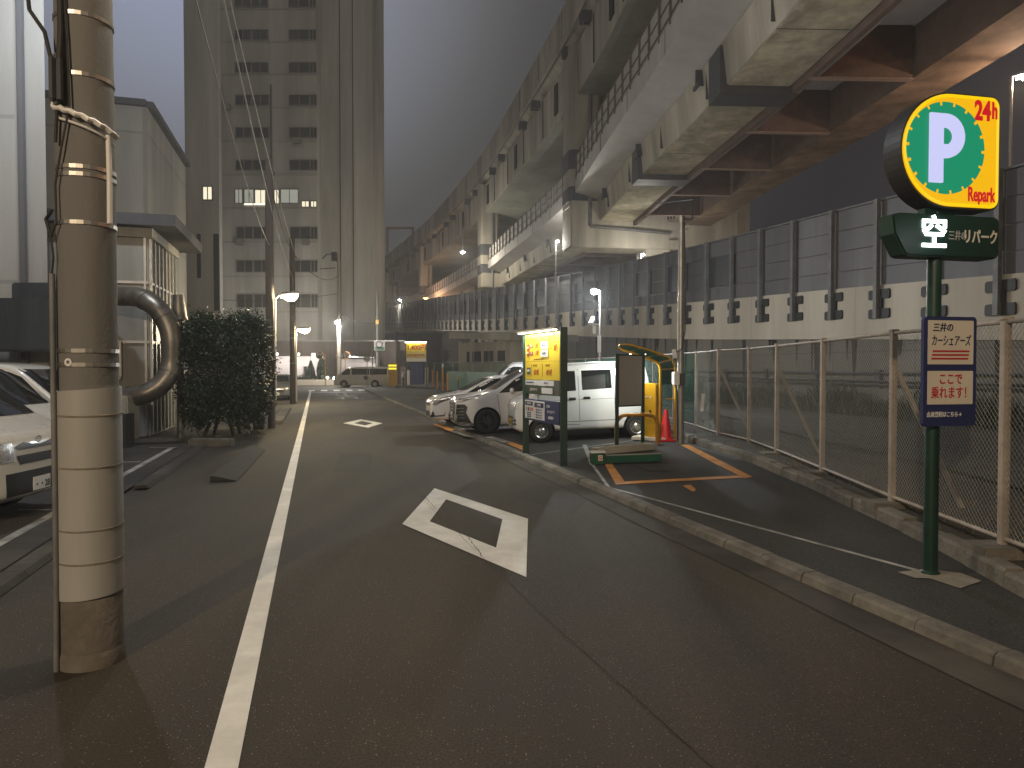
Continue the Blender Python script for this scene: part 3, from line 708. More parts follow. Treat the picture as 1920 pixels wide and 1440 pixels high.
M_windim = mat('dim_lit_window', (0.4, 0.38, 0.3), 0.6, nscale=1.2, emit=(.62, .64, .55), estr=.42)
M_winhot = mat('bright_window_strip', (0.5, 0.48, 0.4), 0.6, emit=(1.0, .93, .74), estr=1.9)
windows(oA, 88, [(444,458),(461,479),(529,562)], [(357,383)], M_windim); windows(oA, 88, [(481,503),(517,526)], [(358,384)], M_winlit); windows(oA, 88, [(568,582),(585,596)], [(379,390)], M_winlit)
b = MB(); a = P(461, 384.6, 87.9); c = P(503, 386.6, 87.9); b.beam(Vector((a.x,87.86,a.z)), Vector((c.x,87.86,a.z)), .03, .16); b.build('lit_blind_gap', M_winhot, oA)
for px_, py_ in ((430,205),(510,330),(560,268),(452,455),(575,455)):
    a = P(px_, py_, 87.8); b = MB(); b.box((a.x, 87.7, a.z), (.9,.5,.7)); b.build('air_conditioner', M_galv, oA, bevel=.03)
b = MB(); a = P(512, 300, 87.9); b.box((a.x, 87.85, a.z-4), (.16,.14,26)); b.build('down_pipe', M_barrier, oA)
b = MB()
for y in (585, 519, 455, 392, 330, 268, 206, 145, 85, 25):
    a = P(416, y, 88); c = P(597, y, 88); b.box(((a.x+c.x)/2, 87.95, a.z), (c.x-a.x-.01, .12, .16))
b.build('floor_band', M_face2, oA)
oB = thing('blank_building', 'tall windowless grey building beside the office block, edge meeting the expressway', 'building', ((660-960)/F*90, 90, 0))
b = MB(); block(b, 598, 701, 90, P(0,-70,90).z, 8); b.build('wall', M_face, oB)
b = MB()
for x in (640, 664): a = P(x, 400, 90); b.box((a.x, 89.98, 26), (.10, .08, 51))
b.build('joint_strip', M_barrier2, oB)
oC = thing('stair_tower_building', 'pale building with dark vertical slot windows left of the office block', 'building', ((384-960)/F*62, 62, 0))
b = MB(); block(b, 351, 414, 62, P(0,-60,62).z, .6); b.build('wall', M_face, oC)
for x0, x1, y0, y1 in ((372,379,440,522),(403,413,440,583)):
    a = P(x0, y1, 62); c = P(x1, y0, 62); b = MB(); b.box(((a.x+c.x)/2, 61.98, (a.z+c.z)/2), (c.x-a.x, .1, c.z-a.z)); b.build('slot_window', M_barrier2, oC)
windows(oC, 62, [(384,402)], [(352,377)], M_winlit)
# long building on the left behind the sheds
c1 = Vector((-15.3, 30, 0)); oD = thing('long_grey_building', 'long grey flat-roofed building rising behind the shed with pipes', 'building', tuple(c1))
b = MB(); L1 = c1; L2 = c1 + U*9.2; b.add([L1, L2, L2-N*26, L1-N*26] + [v+Vector((0,0,12.8)) for v in (L1, L2, L2-N*26, L1-N*26)], [(0,1,2,3),(4,5,6,7),(0,1,5,4),(1,2,6,5),(2,3,7,6),(3,0,4,7)]); b.build('wall', M_face2, oD)
b = MB(); e1 = Vector((0,0,12.8)); b.beam(L1+e1+Vector((0,0,.1)), L2+e1+Vector((0,0,.1)), .5, .25); b.beam(L1+e1+Vector((0,0,.1)), L1-N*26+e1+Vector((0,0,.1)), .5, .25); b.build('roof_edge', M_barrier, oD)
b = MB()
for k in range(6):
    w0 = L1 - N*(1.5+k*3.6) - U*0.02
    b.beam(w0+Vector((0,0,5.2)), w0-N*0.14+Vector((0,0,5.2)), .08, 8.5)
b.build('down_pipe', M_barrier, oD)
c3 = Vector(((92-960)/F*17.0, 17.0, 0))
oT = thing('tall_side_building', 'tall blank building wall at the very left edge behind the parked vans', 'building', tuple(c3))
b = MB(); q_ = c3; ft_ = [q_, q_+Vector((-6.5,9,0)), q_+Vector((-22,9,0)), q_+Vector((-22,-1.5,0))]; b.add(ft_ + [v+Vector((0,0,19)) for v in ft_], [(0,1,2,3),(4,5,6,7),(0,1,5,4),(1,2,6,5),(2,3,7,6),(3,0,4,7)]); b.build('wall', M_face2, oT)
b = MB(); b.beam(P(43,300,16.85), P(43,300,16.85)+Vector((.12,0,0)), .10, 18); b.build('down_pipe', M_barrier, oT)
b = MB(); b.box(P(30,610,16.2), (2.4,.5,1.2)); b.box(P(70,560,16.5), (.9,.4,.7)); b.build('wall_ducts', M_barrier2, oT, bevel=.04)
# shed with ducts
s0 = Vector((-9.7, 19, 0)); s0 = Vector(((281-960)/F*19.2, 19.2, 0))
sh = thing('duct_shed', 'stained pale two-storey shed with dark roof slab and round metal ducts', 'building', tuple(s0))
def slab(mb, o, lu, ln, z0, z1): 
    a = Vector(o); vs = [a, a+U*lu, a+U*lu-N*ln, a-N*ln]; mb.add([v+Vector((0,0,z0)) for v in vs] + [v+Vector((0,0,z1)) for v in vs], [(3,2,1,0),(4,5,6,7),(0,1,5,4),(1,2,6,5),(2,3,7,6),(3,0,4,7)])
b = MB(); slab(b, s0, 3.6, 7, 0, 5.55); b.build('wall', M_shed, sh)
b = MB(); slab(b, s0 + N*.75 - U*.45, 4.7, 8.2, 5.62, 5.92); b.build('roof', M_shedroof, sh)
b = MB(); slab(b, s0 + N*.12 - U*.12, 3.9, 7.2, 5.35, 5.60); b.build('eaves_band', M_shed, sh)
b = MB()
for z_ in (4.15, 2.55, 1.15): b.beam(s0-U*.02+Vector((0,0,z_)), s0-N*7-U*.02+Vector((0,0,z_)), .05, .07); b.beam(s0+N*.02+Vector((0,0,z_)), s0+U*3.6+N*.02+Vector((0,0,z_)), .05, .07)
for k in range(8): b.beam(s0+N*.03+U*(.05+k*.5)+Vector((0,0,2.7)), s0+N*.03+U*(.15+k*.5)+Vector((0,0,2.7)), .06, 5.3)
for k in range(5): b.beam(s0-U*.03-N*(.05+k*1.45)+Vector((0,0,2.7)), s0-U*.03-N*(.11+k*1.45)+Vector((0,0,2.7)), .06, 5.3)
b.build('batten', M_galv, sh)
for k in range(2):
    b = MB(); o_ = s0+N*.05+U*(.75+k*.75); b.beam(o_+Vector((0,0,2.85)), o_+U*.5+Vector((0,0,2.85)), .05, .62); b.build('lit_window', M_winlit, sh)
b = MB(); o_ = s0-U*.05-N*.75; b.beam(o_+Vector((0,0,2.1)), o_-N*.55+Vector((0,0,2.1)), .08, .95); w_ = b.build('window', M_win, sh)
b = MB(); b.beam(o_-U*.03+N*.07+Vector((0,0,1.58)), o_-U*.03-N*.62+Vector((0,0,1.58)), .12, .07); b.beam(o_-U*.03+N*.03+Vector((0,0,2.1)), o_-U*.03+N*.09+Vector((0,0,2.1)), .1, .95); b.build('frame', M_galv, w_)
def P3(px, py, D): return P(px, py, D)
path = [P3(60,556,18.5), P3(180,556,18.2), P3(240,556,17.8), P3(268,560,17.6), P3(292,575,17.5), P3(308,594,17.5), P3(319,618,17.5), P3(323,650,17.5), P3(321,685,17.5), P3(312,708,17.4), P3(294,727,17.3), P3(270,739,17.2), P3(240,744,17.2), P3(205,744,17.2)]
path = [Vector(v) for v in catmull([tuple(v) for v in path], 4)]
b = MB(); b.tube(path, .245, 18)
for i in range(6, len(path)-1, 7):
    d1 = (path[i+1]-path[i]).normalized(); b.cyl(path[i]-d1*.03, path[i]+d1*.03, .262, n=18)
b.build('ventilation_duct', M_duct, sh, smooth=True)
b = MB(); b.cyl(P3(338,600,18.6), P3(336,553,18.6), .20, .13, n=16); b.cyl(P3(338,600,18.6), (P3(338,600,18.6).x, 18.6, 0), .09, n=10); b.build('exhaust_hood', M_duct, sh, smooth=True)
b = MB(); b.beam(P3(232,742,17.0), P3(232,825,17.0), .45, .55); b.build('fan_housing', M_shed, sh, bevel=.03)
b = MB(); b.beam(P3(228,775,16.8), P3(228,842,16.8), .36, .4); b.build('plinth', M_jacket, sh)
# low building, shop wall and boundary across the far junction
sb = thing('roadside_hall', 'long low brown-panelled hall closing the far junction', 'building', ((620-960)/F*84, 84, 0))
b = MB(); block(b, 380, 760, 84, P(0,640,84).z, 3.6); b.build('wall', M_facebrown, sb)
b = MB(); a = P(380,640,84); c = P(760,640,84); b.box(((a.x+c.x)/2, 83.9, a.z+.05), (c.x-a.x, .3, .12)); b.build('roof_edge', M_galv, sb)
shp = thing('lit_shop', 'small pale shop front brightly lit beyond the crossing', 'shop', ((560-960)/F*81, 81, 0))
b = MB(); block(b, 470, 598, 81, P(0,668,81).z, 2.8); b.build('wall', M_shoplit, shp)
windows(shp, 81, [(570,584)], [(687,708)], M_win)
b = MB(); a = P(502,672,80.9); c = P(512,704,80.9); b.box(((a.x+c.x)/2, 80.9, (a.z+c.z)/2), (c.x-a.x, .12, a.z-c.z)); b.build('poster', M_orangep, shp)
b = MB(); a = P(592,676,80.6); b.box((a.x, 80.6, 1.9), (.9, .3, 3.3)); b.build('sign_pillar', M_shoplit, shp)
sh2 = thing('white_awning_shop', 'white shop wall under a sloping awning seen over the crossing van', 'shop', ((660-960)/F*81, 81, 0))
b = MB(); block(b, 632, 704, 81, P(0,673,81).z, 2.4); b.build('wall', M_shoplit, sh2)
b = MB(); a = P(632,668,80.5); c = P(704,671,80.5); b.beam(a, c, 1.2, .15); b.build('awning', M_galv, sh2)
pw = MB(); lineseg(pw, (-62, 75.5, 0), (-16, 75.5, 0), .4, 0.0); 
b = MB(); b.box((-36, 75.4, .30), (38, .35, .62)); tag(b.build('planter_wall', M_cream, None, bevel=.03), 'low cream planter wall along the far side of the junction', 'planter wall')
# lamps that light the shop fronts
def wall_lamp(px, py, D, label, pw_, colr=(1,.93,.85)):
    p = P(px, py, D); t_ = thing('wall_lamp', label, 'lamp', tuple(p), group=None)
    b = MB(); b.lathe([(0.0,-.14),(.09,-.11),(.14,-.04),(.15,.02),(.11,.10),(0,.14)], p, (0,0,1), 14); b.build('globe', E_tube, t_, smooth=True)
    b = MB(); b.cyl(p+Vector((0,.0,.12)), p+Vector((0,.35,.12)), .03); b.build('arm', M_bpost, t_)
    light('lamp_light', p+Vector((0,-.4,0)), pw_, colr, .15, t_)
wall_lamp(560, 664, 79.5, 'small globe lamp above the lit shop front', 190)
wall_lamp(520, 664, 79.5, 'globe lamp above the left part of the shop wall behind the poles', 150)
wall_lamp(655, 668, 79.2, 'bright lamp under the awning above the crossing van', 190)
wall_lamp(614, 708, 76.2, 'low round garden lamp in the flower bed', 60, (1,.85,.6))

# ================================================================= STREET FURNITURE: poles, lamps, cables
def concrete_pole(x, y, r0, r1, h, label, bands=(), group=None, m=None):
    t_ = thing('utility_pole', label, 'utility pole', (x, y, 0), group=group)
    b = MB(); b.cyl((x,y,-.1), (x,y,h), r0, r1, n=28); b.build('shaft', m or M_pole, t_, smooth=True)
    for z_ in bands:
        rr = r0+(r1-r0)*z_/h; b = MB(); b.lathe([(rr+.001,-.012),(rr+.006,-.012),(rr+.006,.012),(rr+.001,.012)], (x,y,z_), (0,0,1), 28); b.build('steel_band', M_band, t_)
    return t_
PX, PY = -2.655, 4.45; PR = .172
up1 = concrete_pole(PX, PY, PR, .145, 8.6, 'thick concrete utility pole with a white wrap in the near roadside', (1.655, 1.87, 1.955, 2.73, 3.02, 3.065, 3.62, 3.98))
def pole_r(z): return PR + (.145-PR)*z/8.6
b = MB()
rows = []
for z_ in [.44 + k*.0427 for k in range(31)]:
    rr = pole_r(z_) + .016
    rows.append([Vector((PX+math.cos(2*math.pi*k/40)*rr, PY+math.sin(2*math.pi*k/40)*rr, z_ + .012*math.sin(2*math.pi*k/40+1))) for k in range(40)])
b.strip(rows, closed=True); wrap = b.build('white_wrap', M_wrap, up1, smooth=True)
b = MB()
for z_ in (.662, .864, 1.247, 1.564):
    rr = pole_r(z_)+.0175; b = MB(); b.lathe([(rr-.003,-.006),(rr+.003,-.004),(rr+.003,.004),(rr-.003,.006)], (PX,PY,z_), (.02,-.04,1), 40); b.build('tie_band', M_tie, up1)
b = MB(); rr = PR+.003; b.lathe([(rr+.012,0),(rr+.012,.07),(rr+.004,.10),(rr,.11)], (PX,PY,0), (0,0,1), 40)
b.lathe([(rr+.004,0),(rr+.004,.42),(rr,.43)], (PX,PY,0), (0,0,1), 40); b.build('footing_sleeve', M_polebase, up1, smooth=True)
def ang(a, z, off=.02): return Vector((PX+math.cos(R(a))*(pole_r(z)+off), PY+math.sin(R(a))*(pole_r(z)+off), z))
b = MB(); b.tube([ang(-128,0,.03), ang(-128,.4,.026), ang(-127,1.0,.028), ang(-128,1.75,.03), ang(-131,2.42,.028)], .0165, 10); b.build('conduit_pipe', M_bpost, up1, smooth=True)
b = MB(); b.tube([ang(-131,2.42,.028), ang(-122,2.52,.03), ang(-128,2.64,.035), ang(-112,2.72,.03), ang(-114,2.95,.03), ang(-100,3.15,.03), ang(-84,3.42,.025), ang(-88,3.8,.02), ang(-96,4.3,.02)], .006, 6)
b.tube([ang(-128,2.64,.035), ang(-140,2.75,.05), ang(-125,2.80,.03)], .01, 6); b.build('lead_wire', M_cable, up1)
b = MB(); b.tube([ang(-15,2.74,.014), ang(-14,3.0,.014), ang(-16,3.28,.016)], .016, 10); b.build('riser_pipe', M_white, up1, smooth=True)
b = MB(); pts = [ang(-118+k*9, 3.42-.010*k-.012*(k % 2), .028+.012*(k % 2)) for k in range(14)]; b.tube(pts, .017, 8)
b.tube([ang(-118+k*9, 3.355-.009*k, .016) for k in range(14)], .008, 6); b.tube([ang(-118,3.42,.03), ang(-108,3.6,.03), ang(-110,3.72,.03)], .012, 8); b.build('rope_tie', M_white, up1, smooth=True)
b = MB(); c = ang(-104, 3.56, .045); b.box(c, (.085,.08,.30), rz=R(-14)); b.build('cable_joint_box', M_jacket, up1, bevel=.03)
b = MB(); b.tube([ang(-100,5.4,.02), ang(-102,4.6,.02), ang(-100,4.1,.025), ang(-98,3.85,.03), c+Vector((.02,0,.12))], .017, 8); b.tube([c+Vector((-.03,0,.13)), ang(-125,3.85,.06), ang(-150,4.0,.12), ang(-178,4.4,.2)], .012, 8); b.tube([c+Vector((0,0,-.14)), ang(-108,3.38,.03), ang(-112,3.2,.03)], .010, 8); b.build('thick_cable', M_cable, up1, smooth=True)
b = MB(); t0 = ang(-97, 1.885, .002)
M = Matrix.Translation(t0) @ Matrix.Rotation(R(-7), 4, 'Z') @ Matrix.Rotation(R(90), 4, 'X')
ro = []; 
for r_ in (.011, .024): ro.append([M @ Vector((math.cos(2*math.pi*k/24)*r_, math.sin(2*math.pi*k/24)*r_, .004)) for k in range(24)])
vs = ro[0]+ro[1]; b.add(vs, [(k, (k+1)%24, 24+(k+1)%24, 24+k) for k in range(24)]); b.build('ring_tag', M_white, up1)

def lamp_head(t_, base, tip, em, pw_, colr, w=.22, spot=False, size=.12, bowl=None):
    base = Vector(base); tip = Vector(tip); d = tip-base; bowl = bowl or w*.62
    b = MB(); b.beam(base+d*.35+Vector((0,0,.05)), tip+d*.15+Vector((0,0,.05)), w, .09); b.cyl(base-d*.1+Vector((0,0,.0)), base+d*.5+Vector((0,0,.04)), .03); h_ = b.build('lamp_head', M_bpost, t_, bevel=.02)
    b = MB(); b.beam(base+d*.36-Vector((0,0,.035)), tip+d*.12-Vector((0,0,.035)), w*.95, .09); b.lathe([(0,-.75*bowl),(.5*bowl,-.65*bowl),(.87*bowl,-.35*bowl),(bowl,0),(.9*bowl,.02)], base.lerp(tip,.8)-Vector((0,0,.05)), (0,0,1), 16); b.build('lens', em, h_, smooth=True)  # glowing bowl made oversized to stand in for the lamp's glare
    light('lamp_light', base.lerp(tip,.8)-Vector((0,0,.14+bowl*.75)), pw_, colr, size, t_)
# lamp on an arm high on the near pole, over the street
hp = Vector((PX, PY, 6.3)); ht = Vector((-1.85, 5.45, 6.75))
b = MB(); b.tube([hp, hp+(ht-hp)*.5+Vector((0,0,.12)), ht], .03, 8); b.build('lamp_arm', M_bpost, up1)
lamp_head(up1, ht, ht+Vector((.40,.20,-.02)), E_led, 370, (1,.84,.62))
# lamp standard behind the viewer
def lamp_standard(x, y, h, dx, dy, label, em, pw_, colr, group=None, z0=0, r=.05, size=.12):
    t_ = thing('street_lamp', label, 'street lamp', (x, y, z0), group=group)
    b = MB(); b.cyl((x,y,z0), (x,y,z0+h), r, r*.75, n=12); b.build('shaft', M_galv, t_, smooth=True)
    p = Vector((x, y, z0+h)); lamp_head(t_, p, p+Vector((dx, dy, .05)), em, pw_, colr, size=size)
    return t_
lamp_standard(-5.2, -8.5, 8.4, .9, .3, 'tall street lamp standing on the pavement behind the near utility pole', E_warm, 4600, (1,.77,.52))
# second and third roadside poles with their lamps
p2 = (-7.42, 21.8); t2 = concrete_pole(p2[0], p2[1], .145, .11, 8.2, 'concrete utility pole beside the hedge with the yellowish lamp', (2.1, 3.1), None, M_polebrown)
b = MB(); b.tube([Vector((p2[0]+.17, p2[1]-.05, .9)), Vector((p2[0]+.17, p2[1]-.05, 3.95)), Vector((p2[0]+.28, p2[1]-.05, 4.06))], .035, 8); b.build('lamp_pipe', M_cream, t2)
l2 = thing('street_lamp', 'glaring warm street lamp clamped to the pole beside the hedge', 'street lamp', (p2[0]+.28, p2[1]-.05, 4.06))
lamp_head(l2, (p2[0]+.28, p2[1]-.05, 4.06), (p2[0]+.62, p2[1]+.35, 4.14), E_warm, 480, (1,.80,.48), w=.34)
p3 = (-11.35, 36.8); t3 = concrete_pole(p3[0], p3[1], .17, .13, 8.6, 'second concrete utility pole past the hedge by the dark parked car', (2.1, 3.4), None, M_polebrown)
b = MB(); b.tube([Vector((p3[0]+.2, p3[1]-.1, .1)), Vector((p3[0]+.2, p3[1]-.1, 3.8))], .045, 8); b.build('lamp_pipe', M_cream, t3)
l3 = thing('street_lamp', 'smaller warm street lamp on the second pole past the hedge', 'street lamp', (p3[0]+.25, p3[1]-.1, 3.85))
lamp_head(l3, (p3[0]+.2, p3[1]-.1, 3.84), (p3[0]+.62, p3[1]+.4, 3.90), E_warm, 800, (1,.84,.55), w=.40)
q4 = P(636, 600, 74)
t4 = concrete_pole(q4.x, 74, .24, .15, P(0,478,74).z, 'tall pale pole behind the crossing van with a white lamp', (3,4,5,6,7), None, M_concpale)
l4 = thing('street_lamp', 'white lamp on the tall pale pole behind the crossing van', 'street lamp', (q4.x, 73.6, q4.z))
lamp_head(l4, (q4.x-.2, 73.7, q4.z-.3), (q4.x+.1, 73.2, q4.z-.2), E_led, 3600, (1,.95,.86), w=.45)
b = MB(); a = P(612,483,74); c = P(632,482,74); b.tube([P(606,486,74), P(614,478,74), P(624,477,74), P(632,484,74)], .07, 6); b.box(P(628,482,74), (.5,.5,.9)); b.tube([P(600,505,74), P(630,503,74)], .05, 6); b.build('insulator_frame', M_jacket, t4)
q5 = P(708, 600, 80)
t5 = concrete_pole(q5.x, 80, .17, .13, P(0,548,80).z, 'slim pole carrying the green road sign by the yellow machine', (5,6), None)
b = MB(); b.box(P(708,604,79.7), (.35,.3,.5)); b.build('yellow_collar', M_yel, t5)
sg = thing('road_sign', 'square green and white road sign on the slim far pole', 'sign', tuple(P(712,657,79.4)))
a = P(702,638,79.4); c = P(722,657,79.4); w_ = c.x-a.x; h_ = a.z-c.z; cx = (a.x+c.x)/2; cz = (a.z+c.z)/2
b = MB(); b.box((cx,79.4,cz), (w_,.06,h_)); b.build('panel', M_board, sg, bevel=.02)
b = MB(); b.box((cx,79.36,c.z+h_*.2), (w_*.86,.02,h_*.3)); b.build('green_band', M_teal, sg)
b = MB(); b.lathe([(.25,0),(.42,0)], (cx-.05,79.35,cz+.08), (0,1,0), 20); b.beam((cx+.18,79.35,cz-.2),(cx+.4,79.35,cz+.35),.02,.14); b.build('symbol', M_jacket, sg)
# car-park lamp with a camera, ramp lamps, deck lamps
q6 = P(1125, 547, 24.5); zb = lotz(q6.x, 24.5)
l6 = lamp_standard(q6.x, 24.5, q6.z-zb, -.25, -.1, 'white lamp on the dark pole behind the small white van', E_led, 1300, (.92,.97,1.0), z0=zb, r=.045)
l6.name = 'car_park_lamp'
b = MB(); c = P(1111,604,24.3); b.box(P(1113,608,24.3), (.34,.06,.05)); b.beam(P(1108,607,24.2), P(1112,596,24.4), .12, .12); b.box(P(1114,618,24.4), (.10,.10,.28)); b.build('camera_unit', M_white, l6, bevel=.01)
b = MB(); b.box(P(1123.5,645,24.38), (.12,.02,.58)); b.build('small_plate', M_white, l6)
for (px, py, D, lb, pw_, em, cr) in ((1044,453,54,'white lamp on a slim mast on the ramp beside the first pier',1500,E_led,(1,.97,.86)),(1203,478,48,'white lamp half hidden behind the noise barrier under the cross beam',450,E_led,(1,.97,.86)),(1893,149,24,'tall white lamp on the ramp right of the parking sign',420,E_led,(1,.66,.42))):
    q = P(px, py, D); h_ = q.z-5.2
    lamp_standard(q.x-.1, D, h_, (.6 if px > 1500 else .18), 0, lb, em, pw_, cr, z0=5.2, r=.06).name = 'ramp_lamp'
for (px, py, D, lb) in ((868,474,84,'small lamp under the upper deck past the second pier'),(750,563,120,'small lamp under the far end of the upper deck'),):
    q = P(px, py, D); t_ = thing('deck_lamp', lb, 'lamp', tuple(q)); b = MB(); b.lathe([(0,-.1),(.22,-.05),(.25,.05),(0,.12)], q, (0,0,1), 12); b.build('bowl', E_led, t_)
    b = MB(); b.cyl(q+Vector((0,0,.08)), q+Vector((0,0,3.2)), .05); b.build('hanger', M_bpost, t_); light('lamp_light', q-Vector((0,0,.3)), 1500, (1,.9,.7), .2, t_)
# orange sodium lamps farther along the ramp
for d0, lb in ((2.0, 'orange lamp on the ramp out past the right edge of the sign'), (ramp.L[-1]-50, 'orange lamp at the far bend of the ramp')):
    q, t, r_ = ramp.at(d0); c = Vector((q[0], q[1], 0)) + r_*5
    lamp_standard(c.x, c.y, 4.2, -.9, 0, lb, glow('sodium_lens', (1,.4,.1), 40), 900 if d0 < 5 else 1600, (1,.42,.16), z0=q[3], r=.07, size=.2).name = 'sodium_lamp'
wl_ = Vector((-12.2, 16.6, 11.5)); fh_ = Vector((-9.4, 13.4, 11.8))
flT = thing('added_floodlight', 'added cool white floodlight, out of view high above the yard, brightening the left wall', 'floodlight', tuple(wl_))  # unseen floodlight, added to wash the left wall and the air above it
b = MB(); b.tube([wl_, wl_+(fh_-wl_)*.5+Vector((0,0,.5)), fh_], .05, 8); b.build('bracket', M_bpost, flT)
lamp_head(flT, fh_, fh_+Vector((.5,.1,-.05)), E_led, 1500, (.82,.90,1.0), w=.5, size=.2)
# overhead cables
def cable(a, b, sag, r, m, label, name='overhead_cable'):
    a = Vector(a); b = Vector(b); n = 24
    pts = [a+(b-a)*(k/n)-Vector((0,0,sag*4*(k/n)*(1-k/n))) for k in range(n+1)]
    mb = MB(); mb.tube(pts, r, 6); return tag(mb.build(name, m), label, 'cable', 'cables strung between the roadside poles')
cable((PX+.1,PY,6.6), (p2[0],p2[1],5.6), .5, .009, M_cablepale, 'pale spiral-wrapped cable from the near pole down to the hedge pole')
cable((PX+.1,PY,7.9), (p3[0],p3[1],6.6), .8, .011, M_cablepale, 'thicker pale cable running from the near pole past the hedge pole to the second pole')
cable((PX,PY,8.2), (p3[0]+.3,p3[1],7.4), .6, .009, M_cablepale, 'uppermost pale cable between the near pole and the second pole')
cable((p2[0],p2[1],7.6), (p3[0],p3[1],7.9), .3, .02, M_cable, 'black cable joining the tops of the hedge pole and second pole')
cable((p3[0],p3[1],7.8), (q4.x,74,11.5), .9, .03, M_cable, 'black cable from the second pole to the tall pale pole')
cable((q4.x,74,7.6), (q5.x,80,7.0), .5, .03, M_cable, 'black cable hanging between the tall pale pole and the sign pole')
cable((q4.x-14,76,9.2), (q4.x,74,9.6), .4, .03, M_cable, 'black cable reaching the tall pale pole from the office block')
for r_, (px, py) in enumerate(((545,178),(553,172))): pass

